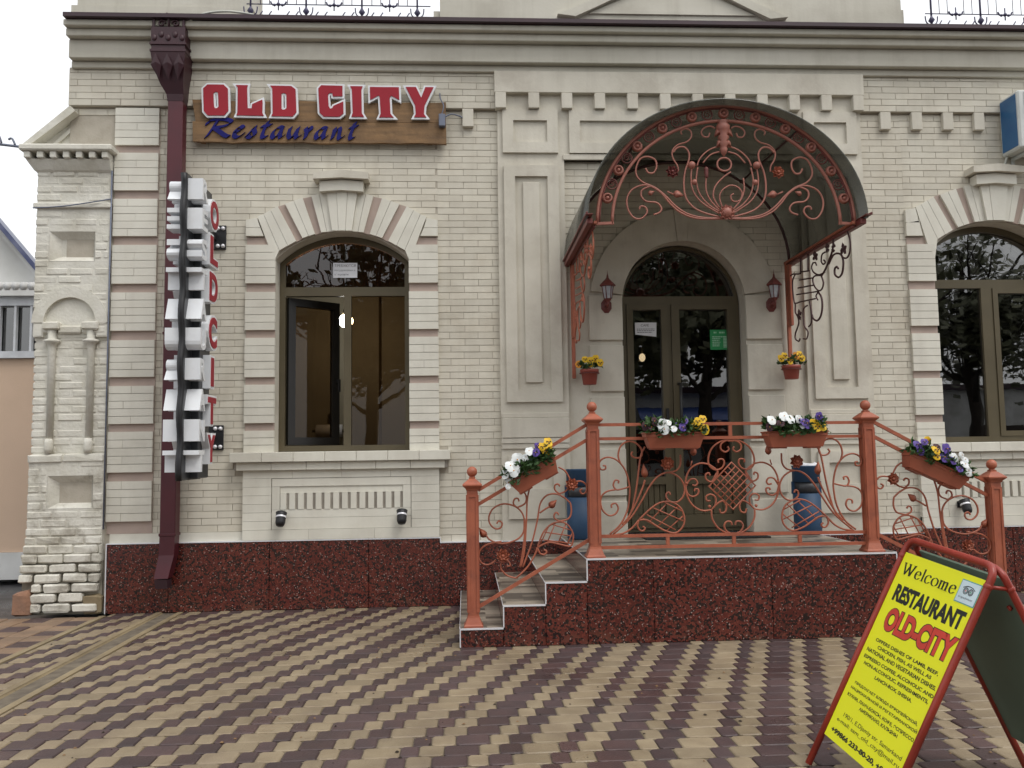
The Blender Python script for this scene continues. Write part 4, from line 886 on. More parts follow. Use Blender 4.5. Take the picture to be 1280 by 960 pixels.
# ================================================================== ENTRANCE CANOPY
CA = thing('entrance_canopy', 'barrel canopy of dark plastic with salmon ironwork over the entrance', 'canopy', (1.985, -.02, 3.06))
cx, YC = 1.985, -1.40
def ell(a, b, t, x0=cx, z0=3.06): return (x0+a*math.cos(t), z0+b*math.sin(t))
n = 48
m = MB()
v = []
for i in range(n+1):
    t = PI*i/n; p = ell(1.058, .965, t); q = ell(1.070, .977, t); p2 = ell(1.058, .908, t); q2 = ell(1.070, .920, t)
    v += [(p2[0], -1.53, p2[1]), (q2[0], -1.53, q2[1]), (q[0], -.012, q[1]), (p[0], -.012, p[1])]
f = []
for i in range(n):
    for k in range(4): f.append((4*i+k, 4*i+(k+1) % 4, 4*i+4+(k+1) % 4, 4*i+4+k))
m.add(v, f, True); m.build('roof_sheet', 'canopy', CA)
for y, mk in ((-.04, 'darkiron'),):
    MB().tube([(ell(1.035, .945, PI*i/30)[0], y, ell(1.035, .945, PI*i/30)[1]) for i in range(31)], .014, 4).build('rib', mk, CA)
for t in (.30*PI, .70*PI):
    p = ell(1.03, .94, t); p1 = ell(1.03, .89, t); MB().tube([(p1[0], -1.38, p1[1]), (p[0], -.03, p[1])], .012, 4).build('purlin', 'darkiron', CA)
for s in (-1, 1):
    x = cx+s*1.045
    m = MB(); m.cbox(x-.022, x+.022, -1.50, -.012, 3.02, 3.062, .004); m.build('eave_beam', 'ironred', CA)
    m = MB(); m.cbox(x-s*.05-.012, x-s*.05+.012, -1.44, -.03, 3.035, 3.058, .003); m.build('eave_bar', 'iron', CA)
    m = MB(); m.bar((x+s*.012, -1.57, 3.075), (x+s*.012, -.02, 3.067), .05, .006, Vector((0, 0, 1))); m.tube([(x+s*.03, -1.57, 3.085), (x+s*.03, -.02, 3.075)], .008, 5); m.build('flashing', 'ironred', CA)
# front arch: two hoops, rosettes and rings between them
oa, ob, ia, ib = 1.0, .925, .885, .808
fz = 3.045
for a, b, r in ((oa, ob, .013), (ia, ib, .013), (oa-.018, ob-.018, .007)):
    MB().tube([(2.01+a*math.cos(PI*i/40), YC, fz+b*math.sin(PI*i/40)) for i in range(41)], r, 6).build('hoop', 'rose' if r > .01 else 'ironred', CA)
for s in (-1, 1): MB().bar((2.01+s*ia-s*.012, YC, fz+.006), (2.01+s*(oa+.012), YC, fz), .02, .02).build('hoop_foot', 'rose', CA)
for i in range(11):
    t = PI*(.5+(i-5)*.0853); r = .93
    c = (2.01+(oa+ia)/2*math.cos(t), fz+(ob+ib)/2*math.sin(t))
    m = MB(); C = Vector((c[0], YC, c[1]))
    XR_ = Matrix.Rotation(PI/2, 4, 'X')
    m.lathe([(.0001, .024), (.010, .024), (.014, .004), (.022, .004), (.027, .026), (.036, .020), (.043, .0), (.040, -.004)], C, 14, X=XR_); m.build('boss', 'rose', CA)
    if i < 10:
        t2 = t+PI*.0853/2; c2 = Vector((2.01+(oa+ia)/2*math.cos(t2), YC, fz+(ob+ib)/2*math.sin(t2)))
        m = MB(); m.tube([c2+Vector((.040*math.cos(q), 0, .040*math.sin(q))) for q in [2*PI*k/16 for k in range(16)]], .005, 5, closed=True)
        m.tube([c2+Vector((.03*(1-k/16)*math.cos(k*.7), 0, .03*(1-k/16)*math.sin(k*.7))) for k in range(14)], .004, 4); m.build('ring', 'ironred', CA)
CXA = 2.003
TC = curves(TR_CANOPY)
for s in (1, -1):
    fx = (lambda x: x) if s > 0 else (lambda x: 2*CXA-x)
    for i, c in enumerate(TC):
        if s < 0 and i > 11: continue
        scroll(c, .0072 if i < 3 or i == 5 else .006, 'rose', CA, lambda p: (fx(p[0]), YC, p[1]))
    rosette((fx(1.592), 3.443), .052, 'ironred' if s > 0 else 'iron', CA, YC-.012, 7)
    leafy((fx(1.60), 3.262), (fx(1.70), 3.285), .028, 'rose', CA, YC) if False else leafy((fx(1.60), 3.285), (fx(1.685), 3.262), .030, 'rose', CA, YC)
    leafy((fx(1.405), 3.275), (fx(1.46), 3.30), .020, 'rose', CA, YC)
    for q in ((1.750, 3.503, .030), (1.767, 3.37, .022)): MB().ball((fx(q[0]), YC, q[1]), q[2], 10, 7).build('bud', 'rose', CA)
MB().lathe([(.006, 3.40), (.016, 3.415), (.012, 3.43), (.018, 3.445), (.012, 3.46), (.02, 3.475), (.006, 3.49)], (1.862, YC, 0), 10).build('bud', 'ironred', CA)
MB().tube([(CXA+.055*math.cos(t), YC, 3.51+.052*math.sin(t)) for t in [2*PI*k/24 for k in range(24)]], .0075, 6, closed=True).build('ring', 'rose', CA)
rosette((CXA, 3.128), .062, 'rose', CA, YC-.02, 9); MB().ball((CXA, YC-.015, 3.128), .045, 14, 9).build('boss', 'rose', CA)
MB().lathe([(.004, 3.575), (.022, 3.60), (.030, 3.63), (.022, 3.65), (.042, 3.67), (.026, 3.695), (.046, 3.72), (.03, 3.745), (.05, 3.775), (.055, 3.81), (.035, 3.835), (.05, 3.85), (.02, 3.858)], (CXA, YC, 0), 12).build('baluster', 'rose', CA)
for s in (-1, 1): leafy((CXA+s*.02, 3.79), (CXA+s*.075, 3.72), .025, 'rose', CA, YC-.01); leafy((CXA+s*.02, 3.70), (CXA+s*.06, 3.64), .02, 'rose', CA, YC-.01)
# side brackets: ironwork in the planes of both eaves, on upright flats against the wall
TB = curves(TR_BRACKET)
for x, s in ((2.985, 1), (.985, -1)):
    m = MB(); m.cbox(x-.016, x+.016, -.075, -.04, 1.99 if s < 0 else 2.08, 3.04, .004); m.build('wall_flat', 'iron', CA)
    m = MB(); m.cbox(x-.012, x+.012, -.15, -.078, 2.35 if s < 0 else 2.45, 3.02, .003); m.build('bracket_plate', 'iron', CA)
    for i, c in enumerate(TB):
        scroll(c, .0085 if i in (1, 2, 6) else .007, 'darkiron' if s > 0 else 'iron', CA, lambda p: (x, p[0], p[1]), 'bracket_bar' if len(c) == 2 else 'bracket_scroll')
    for (y, z, w) in ((-.70, 2.955, .05), (-.946, 2.97, .04), (-1.06, 2.94, .035), (-1.235, 2.885, .055), (-.31, 2.52, .05)):
        m = MB(); q = random.Random(int(y*100))
        for k in range(5):
            a = 2*PI*k/5+q.random(); d = Vector((0, math.cos(a), math.sin(a))); e = Vector((0, -math.sin(a), math.cos(a))); C = Vector((x, y, z)); N = Vector((1, 0, 0))
            m.add([C-N*.006, C+d*w*.6+e*w*.42, C+d*w*1.15, C+d*w*.6-e*w*.42, C+d*w*.5+N*.014, C+d*w*.5-N*.014], [(0, 1, 4), (1, 2, 4), (2, 3, 4), (3, 0, 4), (1, 0, 5), (2, 1, 5), (3, 2, 5), (0, 3, 5)])
        m.build('iron_leaf', 'darkiron' if s > 0 else 'iron', CA)
    m = MB(); m.tube([(x, -.06, 3.02), (x, -1.42, 3.02)], .012, 5); m.build('bracket_bar', 'ironred', CA)

# ================================================================== DOWNPIPE
DP = thing('downpipe', 'maroon square downpipe with ornate rainwater head on the facade', 'downpipe', (-2.555, -.12, 0))
x = -2.555
m = MB(); m.cbox(x-.066, x+.066, -.17, -.05, .68, 4.70, .008); m.build('pipe', 'maroon', DP)
m = MB(); m.cbox(x-.072, x+.072, -.176, -.044, .66, .685, .004); m.cbox(x-.072, x+.072, -.176, -.044, 2.40, 2.425, .004); m.build('joint_band', 'maroon', DP)
m = MB()
def sect(pts): # rings (hx, y0, y1, z)
    v = []
    for hx, y0, y1, z, dx in pts: v += [(x+dx-hx, y0, z), (x+dx+hx, y0, z), (x+dx+hx, y1, z), (x+dx-hx, y1, z)]
    f = []
    for i in range(len(pts)-1):
        for k in range(4): f.append((4*i+k, 4*i+(k+1) % 4, 4*i+4+(k+1) % 4, 4*i+4+k))
    f.append((3, 2, 1, 0)); k = 4*(len(pts)-1); f.append((k, k+1, k+2, k+3)); m.add(v, f)
sect([(.064, -.168, -.052, .70, 0), (.064, -.168, -.052, .50, -.005), (.058, -.22, -.10, .31, -.03)]); m.build('shoe', 'maroon', DP)
m = MB(); m.add([(x-.03+dx, y, z) for dx, y, z in ((-.053, -.2215, .302), (.053, -.2215, .302), (.053, -.105, .296), (-.053, -.105, .296), (-.05, -.20, .225), (.05, -.20, .225), (.05, -.10, .23), (-.05, -.10, .23))], [(0, 1, 2, 3), (4, 7, 6, 5), (0, 4, 5, 1), (1, 5, 6, 2), (2, 6, 7, 3), (3, 7, 4, 0)]); m.build('outlet', 'gutter', DP)
m = MB()
sect([(.068, -.172, -.048, 4.50, 0), (.075, -.18, -.048, 4.56, 0), (.10, -.21, -.05, 4.64, -.02), (.135, -.26, -.05, 4.78, -.035), (.150, -.28, -.05, 4.90, -.035), (.156, -.285, -.05, 4.905, -.035), (.156, -.285, -.05, 4.925, -.035), (.145, -.275, -.05, 4.93, -.035), (.145, -.275, -.05, 4.965, -.035), (.158, -.287, -.05, 4.968, -.035), (.158, -.287, -.05, 4.985, -.035), (.148, -.278, -.05, 4.99, -.035), (.148, -.278, -.05, 5.13, -.035)])
H_ = m.build('rain_head', 'plum', DP)
m = MB()
for dx in (-.10, .0, .10):
    m.add([(x-.035+dx-.045, -.283, 4.62+.16), (x-.035+dx+.045, -.283, 4.78), (x-.035+dx*.8, -.25, 4.66), (x-.035+dx, -.295, 4.80), (x-.035+dx, -.30, 4.88)], [(0, 2, 3), (2, 1, 3), (1, 4, 3), (4, 0, 3)])
for k in range(5):
    m.ball((x-.035-.12+k*.06, -.282, 5.03+.03*(k % 2)), .022, 8, 5, (1, .4, 1.3))
m.build('relief', 'plum', H_)
m = MB()
for dx, hh in ((-.13, .0), (.13, 0)): m.cbox(x-.035+dx-.012, x-.035+dx+.012, -.276, -.26, 5.13, 5.20, .003)
for s in (-1, 1):
    m.tube([(x-.035+s*(.06+.035*(1-k/18)*math.cos(k*.55+PI)), -.268, 5.165+.035*(1-k/18)*math.sin(k*.55)) for k in range(16)], .009, 5)
m.tube([(x-.035, -.268, 5.12), (x-.035, -.268, 5.22), (x-.035-.02, -.268, 5.26)], .012, 5); m.tube([(x-.035, -.268, 5.2), (x+.0, -.268, 5.25)], .008, 5)
m.build('crown', 'plum', H_)
t = thing('white_hose', 'thin white hose curving from the rainwater head to the gutter', 'hose', (-2.45, -.2, 5.15))
MB().tube(spline([(-2.50, -.20, 5.02), (-2.46, -.22, 5.16), (-2.38, -.26, 5.22), (-2.25, -.28, 5.262), (-2.05, -.30, 5.268), (-1.85, -.26, 5.262)], 6), .010, 6).build('hose', 'cablewhite', t)

# ================================================================== WALL SIGN
WS = thing('restaurant_sign', 'weathered wooden sign board reading OLD CITY Restaurant above the left window', 'sign', (-1.29, -.06, 4.35))
q = random.Random(5)
def edge(x0, x1, z, amp, n=26): return [(x0+(x1-x0)*i/n, z+amp*(noise.noise(Vector((i*.45+z*9, z, 0))))) for i in range(n+1)]
lo = edge(-2.425, -.147, 4.158, .022); hi = edge(-2.43, -.150, 4.352, .004)
MB().prism(lo+hi[::-1], -.078, -.045).build('board', 'wood', WS)
lo = edge(-2.405, -.152, 4.357, .004); hi = edge(-2.437, -.150, 4.545, .016)
MB().prism(lo+hi[::-1], -.074, -.045).build('board', 'wood', WS)
m = MB(); m.box(-2.37, -2.33, -.044, .0, 4.17, 4.53); m.box(-.32, -.28, -.044, .0, 4.17, 4.53); m.build('bearer', 'wood', WS)
Z1 = lambda p: (-2.349+(p[0]-165)*.00095, 4.692-(p[1]-110)*.00098)
Z2 = lambda p: (-1.321+(p[0]-35)*.001192, 4.695-(p[1]-95)*.00122)
GL = [('O', Z1, [[(185, 160), (225, 122), (375, 122), (415, 160), (422, 370), (385, 415), (230, 415), (195, 375)], [(280, 205), (297, 192), (315, 192), (325, 205), (332, 330), (318, 347), (300, 347), (288, 330)]]),
 ('L', Z1, [[(490, 125), (602, 125), (595, 150), (602, 345), (640, 345), (645, 305), (738, 262), (742, 290), (740, 385), (755, 415), (498, 412), (508, 390), (508, 150)]]),
 ('D', Z1, [[(812, 127), (1010, 130), (1050, 160), (1060, 380), (1025, 420), (825, 418), (838, 390), (832, 155)], [(918, 205), (935, 197), (955, 200), (965, 215), (968, 340), (952, 355), (930, 355), (920, 345)]]),
 ('C', Z2, [[(50, 130), (72, 105), (232, 108), (232, 188), (160, 190), (155, 165), (135, 163), (122, 180), (128, 265), (140, 285), (155, 280), (165, 262), (238, 228), (240, 320), (210, 345), (90, 345), (60, 315)]]),
 ('I', Z2, [[(290, 110), (385, 110), (375, 135), (378, 315), (395, 345), (300, 345), (310, 315), (303, 135)]]),
 ('T', Z2, [[(440, 115), (660, 115), (662, 212), (600, 180), (590, 200), (595, 320), (620, 348), (510, 348), (522, 320), (515, 200), (508, 178), (442, 215)]]),
 ('Y', Z2, [[(712, 112), (790, 112), (830, 195), (862, 112), (925, 112), (855, 255), (850, 320), (868, 345), (775, 345), (788, 320), (783, 255)]])]
for ch, Z, pl_ in GL:
    P2 = [[Z(p) for p in l] for l in pl_]
    m = MB(); m.mesh_from(curve_mesh(P2, .017, .012), FRONT(0, -.095, 0)); o = m.build('letter', 'letterwhite', WS)
    m = MB(); m.mesh_from(curve_mesh(P2, .0, .004), FRONT(0, -.111, 0)); m.build('letter_face', 'letterred', o)
def pen(strokes, X0, Z0, sx, sz, nib, ang, y, M_, th=.004, k=7, slant=0.):
    """strokes drawn with a broad nib, raised th from the surface"""
    mb = MB(); nv = Vector((math.cos(ang), math.sin(ang)))*nib/2
    for j, st in enumerate(strokes):
        p2 = [Vector((X0+a*sx+b*sz*slant, Z0+b*sz, 0)) for a, b in st]; p2 = spline(p2, k); yy = y+j*.0003
        v = []
        for p in p2:
            for zf in (yy, 0):
                v += [M_ @ Vector((p.x-nv.x, p.y-nv.y, zf)), M_ @ Vector((p.x+nv.x, p.y+nv.y, zf))]
        f = []
        for i in range(len(p2)-1):
            a = 4*i; b = a+4
            f += [(a, a+1, b+1, b), (a+1, a+3, b+3, b+1), (a+3, a+2, b+2, b+3), (a+2, a, b, b+2)]
        e = 4*(len(p2)-1); f += [(0, 2, 3, 1), (e, e+1, e+3, e+2)]
        mb.add(v, f)
    return mb
SCR = {'R': [[(0, 1.15), (.05, 1.45), (.3, 1.6), (.7, 1.62), (.98, 1.45), (.9, 1.15), (.6, .95), (.3, .85)], [(.42, 1.55), (.3, 1.0), (.12, .3), (.03, 0)], [(.3, .85), (.55, .5), (.8, .15), (.95, .05)]],
 'e': [[(.15, .5), (.6, .6), (.95, .85), (.8, 1.0), (.5, .95), (.15, .6), (.1, .2), (.4, .0), (.8, .15), (1.05, .35)]],
 's': [[(0, .15), (.4, .55), (.8, 1.0), (.75, .7), (.9, .35), (.6, .02), (.2, .05), (.25, .2)]],
 't': [[(.75, 1.5), (.5, .9), (.3, .3), (.4, .02), (.75, .1)], [(.15, 1.05), (1.05, 1.15)]],
 'a': [[(.9, .95), (.6, 1.0), (.2, .7), (.05, .25), (.25, .0), (.6, .3), (.95, .95)], [(.95, .95), (.8, .4), (.85, .03), (1.1, .2)]],
 'u': [[(.15, .95), (.05, .4), (.2, .02), (.5, .2), (.85, .95)], [(.85, .95), (.72, .3), (.82, .02), (1.05, .2)]],
 'r': [[(.1, .95), (.3, .5), (.15, .0)], [(.22, .5), (.5, .95), (.85, .95), (.8, .7)]],
 'n': [[(.15, .95), (.1, .4), (0, 0)], [(.05, .3), (.35, .85), (.6, .95), (.65, .6), (.6, .15), (.75, 0), (1.0, .2)]]}
xa = lambda v: Z1((v, 0))[0]; xb = lambda v: Z2((v, 0))[0]
for ch, a, b in (('R', xa(205), xa(430)), ('e', xa(462), xa(552)), ('s', xa(585), xa(675)), ('t', xa(705), xa(800)), ('a', xa(820), xa(925)), ('u', xa(978), xa(1085)), ('r', xa(1125), xa(1195)), ('a', xa(1235), xb(-5)), ('n' if 0 else 'a', xb(25), xb(105)), ('n', xb(155), xb(235)), ('t', xb(265), xb(330)))[0:]:
    pass
WORD = [('R', xa(205), xa(430)), ('e', xa(462), xa(548)), ('s', xa(585), xa(672)), ('t', xa(705), xa(795)), ('a', xa(820), xa(920)), ('u', xa(972), xa(1078)), ('r', xa(1125), xa(1195)), ('a', xb(22), xb(100)), ('n', xb(150), xb(232)), ('t', xb(268), xb(325))]
for ch, a, b in WORD: pen(SCR[ch], a, 4.203-.012*(a+2.319)/1.37, b-a, .102, .047, math.radians(38), .013, FRONT(0, -.079, 0), slant=.12).build('script_letter', 'letterblue', WS)
m = MB(); m.cbox(-.215, -.155, -.13, -.079, 4.305, 4.42, .005); m.tube(spline([(-.19, -.10, 4.42), (-.17, -.11, 4.50), (-.20, -.09, 4.58), (-.205, -.03, 4.66)], 5), .006, 5); m.tube(spline([(-.16, -.1, 4.40), (-.10, -.08, 4.435), (-.03, -.05, 4.43), (.0, -.045, 4.415)], 5), .007, 5)
t = thing('sign_transformer', 'small grey electrical box with wires at the right end of the wooden sign', 'electrical box', (-.185, -.1, 4.36)); m.build('box', 'cablegrey', t)

# ================================================================== BLADE SIGN
BS = thing('blade_sign', 'tall projecting sign with white RESTAURANT and red OLD CITY letters', 'sign', (-2.235, 0, 1.15))
xb0 = -2.235
out = []
for i in range(41):
    z = 1.15+2.46*i/40; out.append((-.865-.018*math.sin(i*.95), z))
pl_ = [(-.40, 1.15)]+out+[(-.50, 3.62), (-.40, 3.52)]
m = MB(); v = [(xb0-.022, y, z) for y, z in pl_]+[(xb0+.022, y, z) for y, z in pl_]; n = len(pl_)
m.add(v, [list(range(n)), list(range(2*n-1, n-1, -1))]+[(i, i+n, (i+1) % n+n, (i+1) % n) for i in range(n)]); m.build('blade', 'charcoal', BS)
m = MB(); m.tube([(xb0, y-.002, z) for y, z in out], .026, 6); m.build('edge_strip', 'black', BS)
m = MB(); m.cbox(xb0-.085, xb0+.085, -.675, -.40, 1.16, 3.58, .006); m.build('carrier_box', 'charcoal', BS)
def blade_letter(ch, side, yc, zc, wid, hgt, dep, face, out_, bold=.035, base_=.022):
    me = text_mesh(ch, 1.0, 0, bold)
    x0, x1, y0, y1 = fit(me); bpy.data.meshes.remove(me)
    me = text_mesh(ch, 1.0, .5, bold)
    # right face reads with its left edge towards the street
    rr = Vector((0, 1, 0)) if side > 0 else Vector((0, -1, 0))
    sx, sz = wid/(x1-x0), hgt/(y1-y0)
    base = Matrix.Translation((xb0+side*(base_+dep/2), yc, zc)); Rm = frame((0, 0, 0), rr, (0, 0, 1))
    X = base @ Rm @ Matrix.Diagonal((sx, sz, dep, 1)) @ Matrix.Translation((-(x0+x1)/2, -(y0+y1)/2, 0))
    mb = MB(); mb.mesh_from(me, X); o = mb.build('letter', 'letterwhite', BS); bpy.data.meshes.remove(me)
    if face:
        me = text_mesh(ch, 1.0, .5, .035)
        X = Matrix.Translation((xb0+side*(base_+dep+.002), yc, zc)) @ Rm @ Matrix.Diagonal((sx*.98, sz*.98, .006, 1)) @ Matrix.Translation((-(x0+x1)/2, -(y0+y1)/2, 0))
        mb = MB(); mb.mesh_from(me, X); mb.build('letter_face', face, o); bpy.data.meshes.remove(me)
for i, ch in enumerate('RESTAURANT'):
    for s in (1, -1): blade_letter(ch, s, -.765, 3.488-.2432*i, .15, .172, .118, None, 0)
for ch, z, h_ in (('O', 3.352, .275), ('L', 3.045, .27), ('D', 2.735, .275), ('C', 2.36, .30), ('I', 2.03, .275), ('T', 1.71, .255), ('Y', 1.40, .255)):
    for s in (1, -1): blade_letter(ch, s, -.535, z, .255 if ch != 'I' else .12, h_, .06, 'letterred', 0, .085, .086)
for z in (3.30, 1.50):
    m = MB(); m.cbox(xb0-.03, xb0+.10, -.020, -.006, z-.11, z+.11, .003); m.cbox(xb0-.02, xb0+.02, -.42, -.02, z-.03, z+.03, .003); m.build('bracket', 'black', BS)
    m = MB()
    for dx, dz in ((.075, .08), (.075, -.08), (.03, .08), (.03, -.08)): m.lathe([(.018, 0), (.018, .012), (.01, .022), (.0001, .024)], (xb0+dx, -.02, z+dz), 10, X=Matrix.Rotation(PI/2, 4, 'X'))
    m.build('bolt', 'alu', BS)
# ================================================================== SMALL THINGS ON THE FACADE
def spot(x, z, lb):
    o = thing('floodlight', lb, 'spotlight', (x, -.06, z), group='small black floodlights above the plinth')
    m = MB(); m.cbox(x-.03, x+.03, -.065, -.05, z-.02, z+.04, .003); m.tube([(x-.005, -.06, z), (x-.005, -.10, z-.005)], .012, 8); m.build('mount', 'black', o)
    m = MB(); X = Matrix.Translation((x+.01, -.13, z-.005)) @ Matrix.Rotation(math.radians(-28), 4, 'X'); m.lathe([(.0001, -.062), (.032, -.06), (.042, -.035), (.044, .035), (.049, .06), (.042, .062), (.036, .05), (.0001, .048)], (0, 0, 0), 16); m.v = [tuple(X @ Vector(p)) for p in m.v]; m.build('housing', 'black', o)
    m = MB(); m.lathe([(.0442, .010), (.0452, .012), (.0452, .024), (.0442, .026)], (0, 0, 0), 16); m.v = [tuple(X @ Vector(p)) for p in m.v]; m.build('band', 'alu', o)
spot(-1.617, .79, 'small black floodlight under the left end of the left window apron')
spot(-.573, .79, 'small black floodlight under the right end of the left window apron')
spot(4.515, .79, 'small black floodlight behind the right sloping railing')
A_ = thing('air_conditioner', 'white air conditioner unit with blue side high on the wall', 'air conditioner', (5.63, -.3, 4.05))
m = MB(); m.cbox(5.14, 6.0, -.30, -.02, 4.07, 4.62, .015); m.build('casing', 'acwhite', A_)
m = MB(); m.box(5.134, 5.141, -.27, -.05, 4.10, 4.59); m.build('side_panel', 'acblue', A_)
m = MB()
for i in range(16): m.cbox(5.24, 5.89, -.312, -.302, 4.14+i*.028, 4.152+i*.028, .002)
m.box(5.20, 5.225, -.308, -.301, 4.11, 4.60); m.build('grille', 'acwhite', A_)
m = MB(); m.box(5.24, 5.27, -.32, -.01, 4.04, 4.065); m.box(5.84, 5.87, -.32, -.01, 4.04, 4.065); m.box(5.24, 5.27, -.015, -.002, 3.85, 4.04); m.box(5.84, 5.87, -.015, -.002, 3.85, 4.04); m.build('bracket', 'acwhite', A_)
m = MB(); m.tube([(5.17, -.06, 4.08), (5.16, -.03, 4.0), (5.15, -.012, 3.97), (5.15, -.012, 3.90)], .012, 6); m.build('hose', 'cablewhite', A_)
# notices
def lines(parent, X, w, h, rows, y0=.0, mk='ink', seed=0, t0=.012):
    q = random.Random(seed); m = MB()
    for i, (fy, fh, a, b) in enumerate(rows):
        x = a
        while x < b:
            l = min(q.uniform(.05, .12), b-x); v = [(x*w, fy*h), ((x+l)*w, fy*h), ((x+l)*w, (fy+fh)*h), (x*w, (fy+fh)*h)]
            m.add([X @ Vector((p, r, .0006)) for p, r in v], [(0, 1, 2, 3)]); x += l+.02
    return m.build('print', mk, parent, kind='stuff')
def put_text(parent, t, X, x, y, size, mk='ink', wid=None, off=0., align='LEFT', shear=0., z=.0008, nm='lettering', hgt=None):
    me = text_mesh(t, 1.0, 0, off, shear)
    x0, x1, y0, y1 = fit(me); s = size; sy = size
    if hgt: sy = hgt/(y1-y0)
    sx = wid/(x1-x0) if wid else sy
    T_ = Matrix.Translation((x-(x0*sx if align == 'LEFT' else (x0+x1)/2*sx), y-(y0*sy if hgt else 0), z)) @ Matrix.Diagonal((sx, sy, 1, 1))
    m = MB(); m.mesh_from(me, X @ T_); bpy.data.meshes.remove(me); return m.build(nm, mk, parent)
o = thing('window_notice', 'white paper notice in Russian taped to the left window top pane', 'notice', (-1.10, .188, 2.97))
MB().box(-1.212, -.99, .1885, .1905, 2.972, 3.112).build('sheet', 'paper', o)
X = FRONT(-1.212, .1882, 2.972)
put_text(o, 'ТРЕБУЮТСЯ', X, .012, .102, .03, 'ink', .195, .0, hgt=.024); put_text(o, 'посудомойки и', X, .012, .058, .03, 'ink', .19, hgt=.022); put_text(o, 'официанты', X, .012, .018, .03, 'ink', .13, hgt=.022)
o = thing('door_notice', 'white paper sheet headed CAFE, slanting below, on the door glass', 'notice', (1.70, .17, 2.40))
MB().prism([(1.60, 2.42), (1.80, 2.398), (1.805, 2.532), (1.60, 2.533)], .173, .176).build('sheet', 'paper', o)
X = FRONT(1.60, .1728, 2.40); put_text(o, 'CAFE', X, .055, .095, .03, 'ink', .075, .004, hgt=.022)
lines(o, X, .2, .13, [(.52, .05, .08, .92), (.40, .05, .08, .92), (.28, .05, .1, .8)], seed=3)
o = thing('green_sticker', 'green opening hours sticker on the right door glass', 'sticker', (2.40, .17, 2.27))
MB().box(2.312, 2.488, .1735, .176, 2.27, 2.46).build('sheet', 'stick', o)
X = FRONT(2.312, .1733, 2.27); lines(o, X, .176, .19, [(.82, .08, .2, .35), (.82, .08, .5, .8), (.62, .05, .12, .9), (.53, .05, .12, .55), (.44, .05, .12, .5), (.35, .05, .12, .55), (.26, .05, .12, .5), (.17, .05, .12, .5)], mk='stickw', seed=5)
m = MB()
for i in range(8): m.add([X @ Vector(p) for p in ((.125, .02+i*.014, .0009), (.16, .02+i*.014, .0009), (.16, .03+i*.014, .0009), (.125, .03+i*.014, .0009))], [(0, 1, 2, 3)])
m.build('table_print', 'stickw', o)

# ================================================================== ROOF RAILINGS
def roof_rail(x0, x1, lb, xs):
    o = thing('roof_railing', lb, 'railing', ((x0+x1)/2, -.20, 5.2), group='violet iron railings between the parapet blocks')
    y = -.20
    for z in (5.395, 5.86): MB().tube([(x0, y, z), (x1, y, z)], .005, 5).build('rail', 'rail', o)
    for x in xs:
        MB().tube([(x, y, 5.205), (x, y, 6.0)], .009, 6).build('upright', 'rail', o)
        m = MB()
        for s in (-1, 1): m.tube(spline([(x, y, 5.27), (x+s*.05, y, 5.31), (x+s*.06, y, 5.37)], 4), .006, 5)
        m.lathe([(.001, 5.29), (.03, 5.33), (.012, 5.36), (.001, 5.40)], (x, y, 0), 8); m.build('collar', 'rail', o)
    for a, b in zip(xs, xs[1:]+[xs[-1]+.48]):
        xm = (a+b)/2
        if xm > x1: break
        for dx in (-.16, -.08, .08, .16): MB().tube([(xm+dx, y, 5.40), (xm+dx, y, 5.86)], .0035, 4).build('rod', 'rail', o)
        m = MB(); m.tube([(xm, y, 5.34), (xm, y, 5.46)], .006, 5)
        for s in (-1, 1):
            m.tube(spline([(xm, y, 5.395), (xm+s*.05, y, 5.39), (xm+s*.07, y, 5.42)], 4), .008, 5); m.ball((xm+s*.035, y, 5.388), .013, 8, 5)
        m.ball((xm, y, 5.395), .017, 8, 6); m.build('ornament', 'rail', o)
        m = MB()
        for dx in (-.16, -.08, .08, .16): m.tube([(xm+dx, y, 5.24), (xm+dx, y, 5.30), (xm+dx+.02, y, 5.33)], .006, 4)
        m.build('spike', 'rail', o)
roof_rail(-1.93, -.28, 'iron roof railing above the wooden sign', [-1.895, -1.40, -.90, -.40])
roof_rail(4.36, 6.6, 'iron roof railing above the air conditioner', [4.42, 4.90, 5.38, 5.86, 6.34])

# ================================================================== A-FRAME SIGN
AF = thing('a_frame_sign', 'yellow folding pavement sign Welcome RESTAURANT OLD-CITY in a red tube frame', 'sign board', (1.85, -4.36, 0))
U = Vector((.06830399, -.99310206, -.09530408)).normalized(); V = Vector((-.4410168, .05563136, -.89577304)).normalized(); TL = Vector((1.847, -4.134, .884))
N = U.cross(-V).normalized()                      # out of the printed face
PX = frame(TL, U, -V)
pt = lambda s, t, n=0.: TL+U*s+V*t+N*n
def slab(a, s0, s1, t0, t1, n0, n1): 
    v = [pt(s, t, n) for n in (n1, n0) for s, t in ((s0, t1), (s1, t1), (s1, t0), (s0, t0))]; a.add(v, [(0, 1, 2, 3), (7, 6, 5, 4), (0, 4, 5, 1), (1, 5, 6, 2), (2, 6, 7, 3), (3, 7, 4, 0)]); return a
m = MB(); slab(m, -.001, .501, -.001, .832, -.012, -.001); m.build('panel_backing', 'signgreen', AF)
m = MB(); slab(m, 0, .50, 0, .831, -.001, .001); P_ = m.build('panel', 'signyellow', AF)
def down(s, n=0.): # parameter t where the leg meets the ground
    p = pt(s, 0, n); return (p.z-.012)/-V.z
r = .014
s0, s1 = -.016, .516
def bend(c0, c1): return c0
loop = [pt(s0, down(s0)), pt(s0, .40), pt(s0, .0)]+[pt(s0+.05*(1-math.cos(a)), -.008-.05*math.sin(a)) for a in [PI/2*i/6 for i in range(7)]]+[pt(s1-.05*(1-math.cos(a)), -.008-.05*math.sin(a)) for a in [PI/2*(6-i)/6 for i in range(7)]]+[pt(s1, 0), pt(s1, .40), pt(s1, down(s1))]
